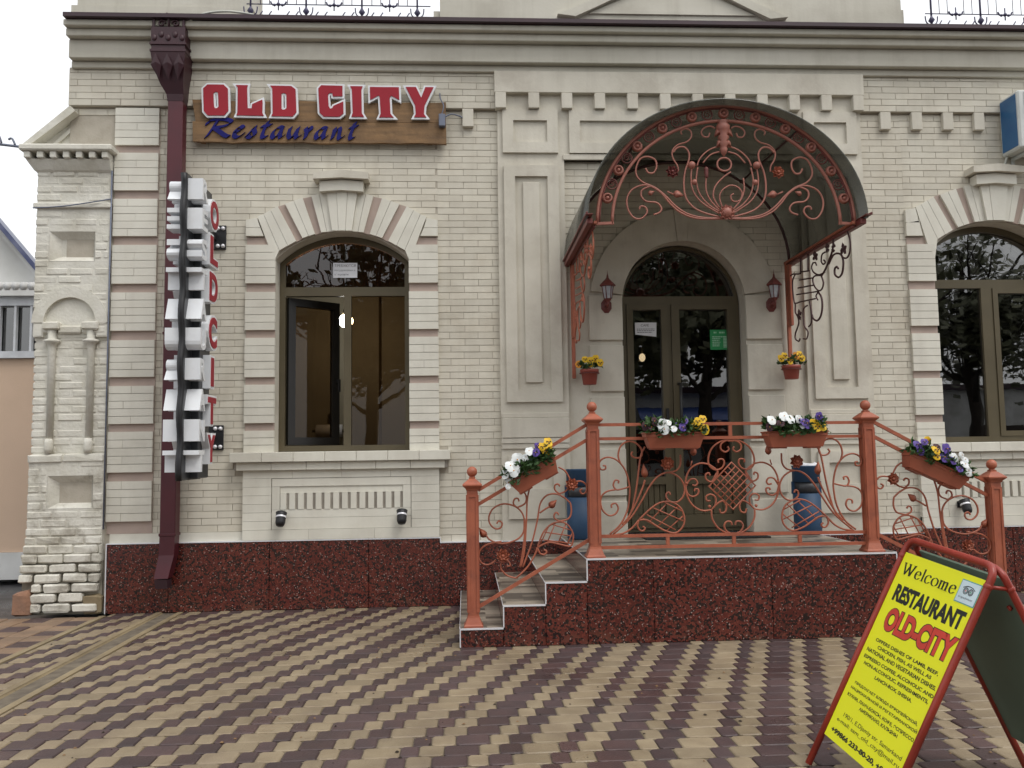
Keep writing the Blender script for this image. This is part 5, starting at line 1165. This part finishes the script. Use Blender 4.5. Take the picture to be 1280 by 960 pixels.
MB().tube(loop, r, 10).build('front_frame', 'signframe', AF)
# rear leaf: leans the other way from a hinge just behind the top bar
V2 = Vector((.37, -.07, -.88)).normalized(); N2 = U.cross(-V2).normalized()
H0 = TL+Vector((.066, 0, -.010))
pt2 = lambda s, t, n=0.: H0+U*s+V2*t+N2*n
d2 = lambda s: (pt2(s, 0).z-.012)/-V2.z
loop2 = [pt2(s0, d2(s0)), pt2(s0, .4), pt2(s0, .0)]+[pt2(s0+.05*(1-math.cos(a)), -.018-.04*math.sin(a)) for a in [PI/2*i/6 for i in range(7)]]+[pt2(s1-.05*(1-math.cos(a)), -.018-.04*math.sin(a)) for a in [PI/2*(6-i)/6 for i in range(7)]]+[pt2(s1, 0), pt2(s1, .4), pt2(s1, d2(s1))]
MB().tube(loop2, r, 10).build('rear_frame', 'signframe', AF)
m = MB(); v = [pt2(s, t, n) for n in (.004, -.006) for s, t in ((0, .80), (.50, .80), (.50, -.018), (0, -.018))]; m.add(v, [(0, 1, 2, 3), (7, 6, 5, 4), (0, 4, 5, 1), (1, 5, 6, 2), (2, 6, 7, 3), (3, 7, 4, 0)]); m.build('rear_panel', 'signgreen', AF)
m = MB()
for s in (s0+.0, s1-.0): m.tube([pt(s, .02, -.0), pt2(s, .02)], .008, 6); m.ball(tuple(pt(s, .02, .0)), .017, 8, 6); m.ball(tuple(pt2(s, .02)), .017, 8, 6)
for s, t in ((.03, .45), (.47, .45)): m.tube([pt2(s, .1, .006), pt2(s, .1, .016)], .01, 6)
m.build('hinge', 'signframe', AF)
tx = lambda *a, **k: put_text(P_, *a, **k)
def row(t, x0, x1, yb, h_, mk='signblack', off=.0, z=.0016): put_text(P_, t, PX, x0, -yb, 1, mk, x1-x0, off, hgt=h_, z=z)
SER = {'W': [[(.02, 1.45), (.28, 0)], [(.28, 0), (.52, 1.2)], [(.48, 1.45), (.72, 0)], [(.72, 0), (.98, 1.45)], [(-.04, 1.43), (.14, 1.43)], [(.40, 1.43), (.58, 1.43)], [(.88, 1.43), (1.04, 1.43)]],
 'e': [[(.08, .56), (.9, .56)], [(.9, .56), (.85, .85), (.5, 1.0), (.15, .8), (.06, .45), (.2, .1), (.55, -.02), (.92, .22)]],
 'l': [[(.5, 1.5), (.5, 0)], [(.2, 1.46), (.5, 1.5)], [(.15, .02), (.85, .02)]],
 'c': [[(.9, .78), (.75, .98), (.5, 1.0), (.15, .8), (.06, .45), (.2, .1), (.55, -.02), (.92, .22)]],
 'o': [[(.5, 1.0), (.15, .82), (.05, .5), (.15, .15), (.5, -.01), (.85, .15), (.95, .5), (.85, .82), (.5, 1.0)]],
 'm': [[(.12, .98), (.12, 0)], [(.12, .75), (.3, .97), (.45, .85), (.48, 0)], [(.48, .75), (.66, .97), (.82, .85), (.84, 0)], [(0, .02), (.24, .02)], [(.37, .02), (.59, .02)], [(.73, .02), (.97, .02)], [(0, .96), (.12, .98)]]}
for ch, a, b in (('W', .030, .108), ('e', .116, .153), ('l', .158, .177), ('c', .182, .219), ('o', .224, .266), ('m', .271, .330), ('e', .335, .372))[:7]:
    pen(SER[ch], a, -.0905, (b-a)*.93, .034, .0085, math.radians(12), .0012, PX @ Matrix.Translation((0, 0, .0012)), k=5).build('lettering', 'signblack', P_)
row('RESTAURANT', .040, .478, .2075, .074, off=.05)
row('OLD-CITY', .055, .497, .336, .106, 'signblack', .085, .0014); row('OLD-CITY', .0575, .4945, .333, .100, 'signred', .05, .0022)
H1 = .0165
for t, a, b, y in (('OFFERS DISHES OF LAMB, BEEF,', .057, .470, .391), ('CHICKEN, FISH, AS WELL AS', .088, .443, .416), ('NATIONAL AND VEGETARIAN DISHES.', .028, .488, .441), ('ESPRESSO COFFEE, ALCOHOLIC AND', .029, .494, .472), ('NON-ALCOHOLIC, REFRESHMENTS,', .048, .480, .498), ('LANCH-BOX, SHISHA.', .150, .400, .527),
                    ('ПРЕДЛАГАЕТ БЛЮДА ЕВРОПЕЙСКОЙ,', .047, .477, .586), ('НАЦИОНАЛЬНОЙ И ВЕГЕТАРИАНСКОЙ', .036, .490, .611), ('КУХНИ, ЛАНЧ-БОКСЫ, КОФЕ, ЭСПРЕССО,', .033, .497, .643), ('АМЕРИКАНО, КАЛЬЯНЫ', .141, .406, .667)): row(t, a, b, y, H1, off=.028)
row('190/1, E.Djamiy str. Samarkand', .067, .474, .728, .022, off=.004); row('e-mail: sam_old_city@mail.ru', .038, .478, .757, .022, off=.004); row('+99866 233-80-20, +99893', .030, .490, .806, .025, off=.05)
# small framed owl badge
m = MB(); slab(m, .383, .494, .022, .112, .001, .0018); m.build('badge_border', 'paleedge', P_)
m = MB(); slab(m, .387, .490, .026, .108, .0018, .0024); m.build('badge', 'pale', P_)
def disc(cx_, cy_, ro, ri, z, mk):
    m = MB(); n = 20; v = []
    for i in range(n):
        a = 2*PI*i/n; v += [PX @ Vector((cx_+ro*math.cos(a), -cy_+ro*math.sin(a), z)), PX @ Vector((cx_+ri*math.cos(a), -cy_+ri*math.sin(a), z))]
    m.add(v, [(2*i, (2*i+2) % (2*n), (2*i+3) % (2*n), 2*i+1) for i in range(n)]); m.build('badge_mark', mk, P_)
for xx in (.424, .452): disc(xx, .062, .0135, .0105, .003, 'signblack'); disc(xx, .062, .0085, .0062, .003, 'signblack'); disc(xx, .062, .003, .0001, .003, 'signred' if xx < .43 else 'stick')
m = MB(); m.tube([PX @ Vector(p) for p in ((.406, -.052, .003), (.422, -.044, .003), (.438, -.0425, .003), (.454, -.044, .003), (.470, -.052, .003))], .0016, 4); m.build('badge_mark', 'signblack', P_)
row('tripadvisor', .398, .478, .095, .011, 'ink', 0, .003)

# ================================================================== GROUND
gb = MB(); S_ = 60
gb.add([(-80, -90, -.06), (90, -90, -.06), (90, 60, -.06), (-80, 60, -.06)], [(0, 1, 2, 3)]); gb.build('ground', 'road', None, kind='structure')
PV = MB(); PV.box(-3.06, 9.5, -8.6, .0, -.058, -.008); PV = PV.build('paving', 'pavejoint', None, kind='structure')
LSEQ = [('L', .090), ('D', .105), ('L', .167), ('D', .084), ('L', .112), ('D', .158)]
per = sum(l for _, l in LSEQ); RP, SH = .1335, .0518
blocks = []
q = random.Random(9)
y = -.045; k = 0
row0 = round((1.82-.045)/RP)
while y > -8.5:
    off = 1.489-(k-row0)*SH
    i0 = math.floor((-3.06-off)/per)
    for i in range(i0, i0+int(12.8/per)+2):
        x = off+i*per
        for c, l in LSEQ:
            a, b = x, x+l; x = b
            for u, v in spans(max(a, -3.05), min(b, 9.4), [(-2.675, -2.44)]) if min(b, 9.4) > max(a, -3.05) else []:
                if v-u > .02 and not (-.02 < u and v < 3.9 and y-RP > -1.66 and True): blocks.append((u, v, y-RP, y, c))
    y -= RP; k += 1
def paver(mb, u, v, y0, y1, dz, tilt):
    g, c, k = .0022, .006, .014; u += g; v -= g; y0 += g; y1 -= g; k = min(k, (v-u)*.3)
    def oct_(e): return [(u+k, y0+e), (v-k, y0+e), (v-e, y0+k), (v-e, y1-k), (v-k, y1-e), (u+k, y1-e), (u+e, y1-k), (u+e, y0+k)]
    O, I = oct_(0), oct_(c)
    vv = [(x, y, -.02) for x, y in O]+[(x, y, dz-.004) for x, y in O]+[(x, y, dz+tilt*(x-u)) for x, y in I]
    mb.add(vv, [(8*r_+n_, 8*r_+(n_+1) % 8, 8*r_+8+(n_+1) % 8, 8*r_+8+n_) for r_ in (0, 1) for n_ in range(8)]+[tuple(range(16, 24))]); return mb
blocks.sort(key=lambda b: abs(math.hypot((b[0]+b[1])/2-.0, b[3]+7.657)-3.4) if b[3] < -1.0 and -2.6 < b[0] < 3.0 and b[3] > -4.5 else 50)
for u, v, a, b, c in blocks[:300]: paver(MB(), u, v, a, b, q.uniform(-.0025, .002), q.uniform(-.014, .014)).build('paver', 'pavelight' if c == 'L' else 'pavedark', PV)
mL, mD = MB(), MB()
for u, v, a, b, c in blocks[300:]: paver(mL if c == 'L' else mD, u, v, a, b, q.uniform(-.0025, .002), q.uniform(-.014, .014))
mL.build('light_pavers', 'pavelight', PV, kind='stuff'); mD.build('dark_pavers', 'pavedark', PV, kind='stuff')
q2_ = random.Random(77); m = MB()
for i in range(420):
    x, y = q2_.uniform(-3.0, 4.5), q2_.uniform(-5.2, -.1)
    if -.1 < x < 4.0 and y > -1.75: continue
    if -2.7 < x < -2.42: continue
    s_ = q2_.uniform(.003, .010); a = q2_.uniform(0, 6); d = Vector((math.cos(a), math.sin(a), 0))*s_; e = Vector((-d.y, d.x, 0))*q2_.uniform(.4, .9); c_ = Vector((x, y, .001)); m.mi = q2_.randrange(2)
    m.add([c_-d-e, c_+d-e, c_+d*.7+e, c_-d*.8+e, c_+Vector((0, 0, s_*.7))], [(0, 1, 4), (1, 2, 4), (2, 3, 4), (3, 0, 4)])
tag(m.build('grit', ['soil', 'wood'], None, kind='stuff'), 'scattered crumbs of soil and dry bits on the paving', 'grit')
D_ = MB()
nd = 14
for i in range(nd):
    y1 = -.06-i*.6; y0 = y1-.597
    D_.box(-2.672, -2.625, y0, y1, -.05, .006); D_.box(-2.49, -2.443, y0, y1, -.05, .004); D_.add([(-2.625, y0, .002), (-2.60, y0, -.024), (-2.515, y0, -.026), (-2.49, y0, .0), (-2.625, y1, .002), (-2.60, y1, -.024), (-2.515, y1, -.026), (-2.49, y1, .0)], [(0, 1, 5, 4), (1, 2, 6, 5), (2, 3, 7, 6)])
D_.build('drain_channel', 'drain', None, kind='structure')
SW = MB(); SW.box(-4.6, -3.1, -8.6, -.14, -.058, -.012); SW = SW.build('side_pavement', 'pavejoint', None, kind='structure')
K_ = MB(); K_.box(-3.115, -3.062, -8.6, -.14, -.058, .002); K_.build('kerb_strip', 'drain', SW)
mt, md = MB(), MB(); y = -.15; k = 0
while y > -8.5:
    for i in range(8):
        a = -4.58+i*.183; (md if (i % 3 == 1 and k % 3 != 2 and (i+k) % 2 == 0) or (i % 3 == 0 and k % 4 == 1) else mt) and paver(md if (i % 4 == 1 and k % 2 == 0) or (i % 4 == 3 and k % 2 == 1) else mt, a, a+.183, y-.19, y, q.uniform(-.004, .001), q.uniform(-.01, .01))
    y -= .19; k += 1
mt.build('tan_pavers', 'pavetan', SW, kind='stuff'); md.build('dark_pavers', 'pavedark', SW, kind='stuff')

# ================================================================== OLD GATE PIER
GP = thing('old_gate_pier', 'old whitewashed brick gate pier with arched niche and crumbling foot', 'gate pier', (-3.46, .2, 0))
px0, px1, YP = -3.79, -3.145, -.05
def slope_x(z): return px0-(.06*max(0, (.72-z)/.72))
core = MB(); core.box(px0+.012, px1-.003, YP+.065, 1.0, .452, 3.9); core.mi = 1; core.box(px0-.03, px1-.003, YP+.025, .99, 0, .45); core = core.build('pier_core', ['oldbrick', 'oldjoint'], GP)
pad = plate([(px0+.008, .45), (px1-.003, .45), (px1-.003, 1.36), (px0+.008, 1.36)], [[(-3.622, .903), (-3.238, .903), (-3.238, 1.187), (-3.622, 1.187)]], YP+.0035, YP+.064)
na = [(-3.472+.226*math.cos(PI*i/14), 2.53+.226*math.sin(PI*i/14)) for i in range(15)]
p2 = plate([(px0+.008, 2.405), (-3.698, 2.405)]+[(na[-1][0], 2.53)]+na[::-1][1:-1]+[(na[0][0], 2.53), (-3.246, 2.405), (px1-.003, 2.405), (px1-.003, 3.88), (px0+.008, 3.88)], [[(-3.667, 3.078), (-3.273, 3.078), (-3.273, 3.347), (-3.667, 3.347)]], YP+.0035, YP+.064)
pad.add(p2.v, p2.f); pad.box(px0+.02, px1-.003, YP+.039, YP+.0645, 1.362, 2.403); pad.build('painted_joints', 'oldbrick', GP)
q = random.Random(17)
def obrick(x0, x1, z0, z1, y=YP, nm='brick', mk='oldbrick', dep=.07, j=.006):
    m = MB(); m.cbox(x0, x1, y, y+dep, z0, z1, min(.012, (z1-z0)*.2)); m.v = [(a+q.uniform(-j, j)*.5, b+q.uniform(-j, j)*.6, c+q.uniform(-j, j)*.5) for a, b, c in m.v]; return m.build(nm, mk, GP)
def hole(z0, z1):
    h_ = []
    if z1 > .90 and z0 < 1.19: h_.append((-3.62, -3.24))
    if z1 > 3.075 and z0 < 3.35: h_.append((-3.665, -3.275))
    if 1.37 < z1 and z0 < 2.40: h_.append((-3.79, -3.145))     # niche zone is set back, built below
    if z1 > 2.53 and z0 < 2.76:
        zz = max(z0, 2.53); d = zz-2.53; w_ = math.sqrt(max(0, .225**2-d*d)); h_.append((-3.472-w_, -3.472+w_))
    return h_
zrow = 0.03; k = 0
while zrow < 3.88:
    hz = q.uniform(.066, .074); gap = .012 if zrow < .42 else .004
    x = slope_x(zrow)+(-.1 if k % 2 else 0); first = True
    while x < px1-.01:
        ln = .215+q.uniform(-.02, .02); a, b = max(x, slope_x(zrow), -3.715 if zrow < .20 else -9), min(x+ln, px1)
        if zrow < .20 and a > -3.28: x += ln+gap; continue
        for u, v in spans(a, b, hole(zrow, zrow+hz)):
            if v-u > .02: obrick(u, v-gap, zrow, zrow+hz, YP-.06*max(0, (.72-zrow)/.72)+q.uniform(-.004, .004), j=.010 if zrow < .6 else .004)
        x += ln+gap
    zrow += hz+gap; k += 1
m = MB(); m.cbox(-3.865, -3.705, -.125, .3, 0, .215, .03); m.v = [(a+q.uniform(-.012, .012), b+q.uniform(-.012, .012), c+q.uniform(-.012, .012)) for a, b, c in m.v]; m.build('bare_brick_foot', 'rawbrick', GP)
m = MB(); m.cbox(-3.29, -3.14, -.09, .0, 0, .17, .03); m.v = [(a+q.uniform(-.012, .012), b+q.uniform(-.012, .012), c+q.uniform(-.012, .012)) for a, b, c in m.v]; m.build('mortar_patch', 'drain', GP)
# set-back niche field, jambs and colonettes
zr = 1.38; k = 0
while zr < 2.40:
    x = px0+(-.1 if k % 2 else 0)
    while x < px1-.01:
        a, b = max(x, px0), min(x+.22, px1)
        if b-a > .02: obrick(a, b-.004, zr, zr+.0665, YP+.035+q.uniform(-.003, .003), j=.004, dep=.05)
        x += .22
    zr += .0705; k += 1
m = MB(); m.box(px0+.001, px1-.001, YP+.03, YP+.06, 2.40, 2.78); m.build('niche_back', 'oldbrick', GP)
m = MB(); hp = [(-3.472+.225*math.cos(PI*i/16), 2.53+.225*math.sin(PI*i/16)) for i in range(17)]
for i in range(16):
    o2 = lambda p: (-3.472+(p[0]+3.472)*1.45, 2.53+(p[1]-2.53)*1.45)
    m.prism([hp[i], hp[i+1], o2(hp[i+1]), o2(hp[i])], YP-.006, YP+.04)
m.build('niche_arch', 'oldbrick', GP)
for x0, x1 in ((-3.79, -3.697), (-3.247, -3.145)): obrick(x0, x1, 2.405, 2.53, YP, 'impost_wall')
for xc in (-3.625, -3.29):
    m = MB(); m.cbox(xc-.072, xc+.072, YP-.035, YP+.05, 2.465, 2.535, .012); m.v = [(a+q.uniform(-.004, .004), b, c+q.uniform(-.004, .004)) for a, b, c in m.v]; m.build('impost', 'oldbrick', GP)
    m = MB(); m.lathe([(.030, 1.50), (.032, 2.30), (.045, 2.345), (.070, 2.36), (.070, 2.375), (.035, 2.39), (.042, 2.46)], (xc, YP+.022, 0), 12); m.lathe([(.030, 1.38), (.038, 1.42), (.036, 1.47), (.030, 1.51)], (xc, YP+.01, 0), 12); m.build('colonette', 'oldbrick', GP)
obrick(px0, -3.5, 1.30, 1.375, YP-.012, 'ledge_brick', j=.012); obrick(-3.495, px1, 1.305, 1.375, YP-.010, 'ledge_brick', j=.012)
for zc, xa_, xb_, z0, z1 in ((1, -3.62, -3.24, .905, 1.185), (3, -3.665, -3.275, 3.08, 3.345)):
    m = MB(); i_, d_ = .09, .06
    v = [(xa_, YP+.002, z0), (xb_, YP+.002, z0), (xb_, YP+.002, z1), (xa_, YP+.002, z1), (xa_+i_*.9, YP+d_, z0+.05), (xb_-.03, YP+d_, z0+.05), (xb_-.03, YP+d_, z1-.065), (xa_+i_*.9, YP+d_, z1-.065)]
    m.add(v, [(0, 1, 5, 4), (1, 2, 6, 5), (2, 3, 7, 6), (3, 0, 4, 7), (4, 5, 6, 7)]); m.build('sunk_panel', 'oldbrick', GP)
MB().cbox(px0-.02, px1+.005, YP-.022, YP+.02, 3.555, 3.605, .018).build('string_course', 'oldbrick', GP)
# cap: coved soffit, dentils, slab, gable
m = MB()
pr = [(0, 3.88), (.02, 3.90), (.05, 3.95), (.07, 3.985)]
v = []
for d_, z in pr: v += [(px0-d_, YP-d_, z), (px1+d_*.15, YP-d_, z), (px1+d_*.15, .9, z), (px0-d_, .9, z)]
m.add(v, [(4*i+k_, 4*i+(k_+1) % 4, 4*i+4+(k_+1) % 4, 4*i+4+k_) for i in range(3) for k_ in range(4)]+[(12, 13, 14, 15)]); m.build('cove', 'oldbrick', GP)
for i in range(7): x = -3.865+i*.112; MB().cbox(x, x+.055, YP-.10, .5, 3.986, 4.045, .006).build('cap_dentil', 'oldbrick', GP)
MB().cbox(-3.90, -3.10, YP-.125, .9, 4.046, 4.105, .012).build('cap_slab', 'oldbrick', GP)
MB().prism([(-3.86, 4.107), (-3.06, 4.107), (-3.06, 4.40), (-3.47, 4.44)], .03, .8).build('gable', 'oldbrick', GP)
m = MB()
for a, b, th_ in (((-3.73, 4.11), (-3.47, 4.36), .03), ((-3.47, 4.36), (-3.20, 4.11), .03)): m.bar((a[0], .02, a[1]), (b[0], .02, b[1]), th_, .03)
m.build('gable_rib', 'oldbrick', GP)
MB().prism([(-3.93, 4.108), (-3.86, 4.108), (-3.46, 4.435), (-3.505, 4.485)], -.09, .8).build('gable_coping', 'oldbrick', GP)
m = MB(); m.tube([(-3.137, -.055, .72), (-3.137, -.055, 3.9)], .007, 5); m.tube(spline([(-3.80, -.085, 3.55), (-3.55, -.10, 3.56), (-3.3, -.09, 3.60), (-3.14, -.06, 3.64)], 4), .006, 5)
t = thing('pier_cable', 'dark cable running down the joint between pier and wall', 'cable', (-3.137, -.055, .72)); m.build('cable', 'cablegrey', t)
t = thing('power_line', 'overhead cable reaching the top of the old pier', 'cable', (-3.9, .0, 4.15))
m = MB(); m.tube(spline([(-3.90, -.03, 4.115), (-4.3, -.02, 4.165), (-6, 0, 4.32), (-9, .3, 4.6)], 4), .012, 6); m.build('line', 'cablegrey', t)
m = MB(); m.tube(spline([(-4.0, -.03, 4.14), (-4.03, -.03, 4.2), (-4.06, -.03, 4.19)], 4), .01, 5); m.tube(spline([(-4.12, -.03, 4.16), (-4.15, -.03, 4.23), (-4.21, -.03, 4.235), (-4.26, -.03, 4.20)], 4), .01, 5); m.build('tail', 'cablegrey', t)

# ================================================================== NEIGHBOUR HOUSE
NH = thing('neighbour_house', 'peach rendered house with white window band beyond the old pier', 'house', (-7.5, 2.3, 0))
m = MB(); m.box(-13, -4.2, 2.3, 8, .30, 2.49); m.build('wall', 'peach', NH)
m = MB(); m.box(-13, -4.19, 2.27, 8, .0, .298); m.build('base_course', 'offwhite', NH)
m = MB(); m.prism([(-13, 3.31), (-4.79, 3.31), (-8, 7.15), (-13, 7.15)], 2.43, 2.7); m.build('gable', 'offwhite', NH)
m = MB(); m.bar((-8.0, 2.37, 7.20), (-4.70, 2.37, 3.25), .05, .14); m.build('roof_edge', 'bluegutter', NH)
m = MB(); m.bar((-8.0, 2.39, 7.12), (-4.74, 2.39, 3.22), .05, .10); m.build('verge_board', 'offwhite', NH)
w_ = MB(); w_.box(-13, -4.2, 2.25, 2.40, 2.492, 2.57); w_.box(-13, -4.2, 2.27, 2.40, 3.10, 3.20); w_.build('window_frame', 'pvc', NH)
m = MB(); m.box(-13, -4.2, 2.20, 2.45, 3.202, 3.30); m.build('fascia', 'offwhite', NH)
for i in range(40): MB().box(-4.98-i*.178, -4.955-i*.178, 2.28, 2.33, 2.57, 3.10).build('mullion', 'pvc', NH)
m = MB(); m.box(-13, -4.2, 2.345, 2.351, 2.57, 3.10); m.build('pane', 'paneW', NH)
m = MB(); m.box(-13, -4.2, 2.7, 2.75, 2.5, 3.15); m.build('dark_room', 'roomdark', NH)
m = MB()
for i in range(30): m.tube([(-4.3-i*.09, 2.19, 3.31), (-4.3-i*.09, 3.0, 3.44)], .05, 6)
m.build('corrugated_sheet', 'offwhite', NH)

# ================================================================== ACROSS THE STREET (seen in the panes)
def leafmesh(seed, n, R, Hh):
    q = random.Random(seed); m = MB()
    cl = [(Vector((q.gauss(0, 1), q.gauss(0, 1), q.gauss(0, .8))).normalized()*q.uniform(.35, 1)) for i in range(46)]
    for i in range(n):
        c = q.choice(cl); p = Vector((c.x*R, c.y*R, c.z*Hh))+Vector((q.gauss(0, .38), q.gauss(0, .38), q.gauss(0, .32)))
        d = Vector((q.uniform(-1, 1), q.uniform(-1, 1), q.uniform(-1, 1))).normalized(); e = d.orthogonal().normalized(); s = q.uniform(.10, .20)
        m.add([p-d*s, p+e*s*.55, p+d*s, p-e*s*.55], [(0, 1, 2, 3)])
    return m.mesh('crown', 'treeleaf')
LM = [leafmesh(31, 6500, 2.9, 2.6), leafmesh(32, 6000, 2.7, 2.9)]
def branchy(seed, h_):
    q = random.Random(seed); m = MB(); m.tube([(0, 0, -.05), (q.uniform(-.1, .1), 0, h_*.3), (q.uniform(-.2, .2), q.uniform(-.2, .2), h_*.62), (q.uniform(-.3, .3), q.uniform(-.3, .3), h_*.95)], .20, 10, taper=lambda t: 1.1-.85*t)
    for i in range(16):
        a = q.uniform(0, 2*PI); z = h_*q.uniform(.32, .75); L_ = q.uniform(1.2, 2.8); p = Vector((0, 0, z)); mid = p+Vector((math.cos(a)*L_*.5, math.sin(a)*L_*.5, L_*.35)); e = p+Vector((math.cos(a)*L_, math.sin(a)*L_, L_*.95))
        m.tube(spline([p, mid, e], 4), .075, 6, taper=lambda t: 1-.8*t)
        for j in range(4):
            b = a+q.uniform(-1, 1); s = mid.lerp(e, q.random()); m.tube([s, s+Vector((math.cos(b), math.sin(b), q.uniform(.2, 1)))*q.uniform(.5, 1.1)], .025, 4, taper=lambda t: 1-.7*t)
    return m.mesh('trunk', 'bark')
TM = [branchy(41, 6.5), branchy(42, 7.2)]
for i, (x, y, s, lb) in enumerate(((-7.5, -17, 1.0, 'leafy street tree farthest left across the street'), (-2.6, -15.5, .95, 'leafy street tree across the street facing the left window'), (2.2, -15.5, 1.05, 'leafy street tree across the street facing the door'), (6.2, -13.5, 1.0, 'leafy street tree across the street facing the right window'), (10.6, -15, 1.1, 'leafy street tree across the street beside the white shop'), (15.5, -17, 1.05, 'leafy street tree farthest right across the street'))):
    t = thing('street_tree', lb, 'tree', (x, y, 0), group='trees across the street')
    a = link('trunk', TM[i % 2], t); a.scale = (s, s, s); a.rotation_euler.z = i*1.3
    c = link('crown', LM[i % 2], t, (0, 0, 4.9*s)); c.scale = (s, s, s); c.rotation_euler.z = i*.9
SH_ = thing('white_shop', 'low white shop with blue awning across the street', 'shop', (12, -22, 0))
m = MB(); m.box(4, 22, -26, -22, -.06, 3.4); m.build('wall', 'offwhite', SH_)
m = MB(); m.box(3.8, 22.2, -26.2, -21.8, 3.402, 3.6); m.build('roof', 'gutter', SH_)
m = MB(); m.add([(6, -21.99, 2.9), (14, -21.99, 2.9), (14, -20.6, 2.4), (6, -20.6, 2.4), (6, -20.6, 2.2), (14, -20.6, 2.2)], [(0, 3, 2, 1), (3, 4, 5, 2)]); m.build('awning', 'shopblue', SH_)
for i in range(5): MB().box(5.5+i*3.3, 7.2+i*3.3, -21.995, -21.95, .9, 2.1).build('window', 'roomdark', SH_)
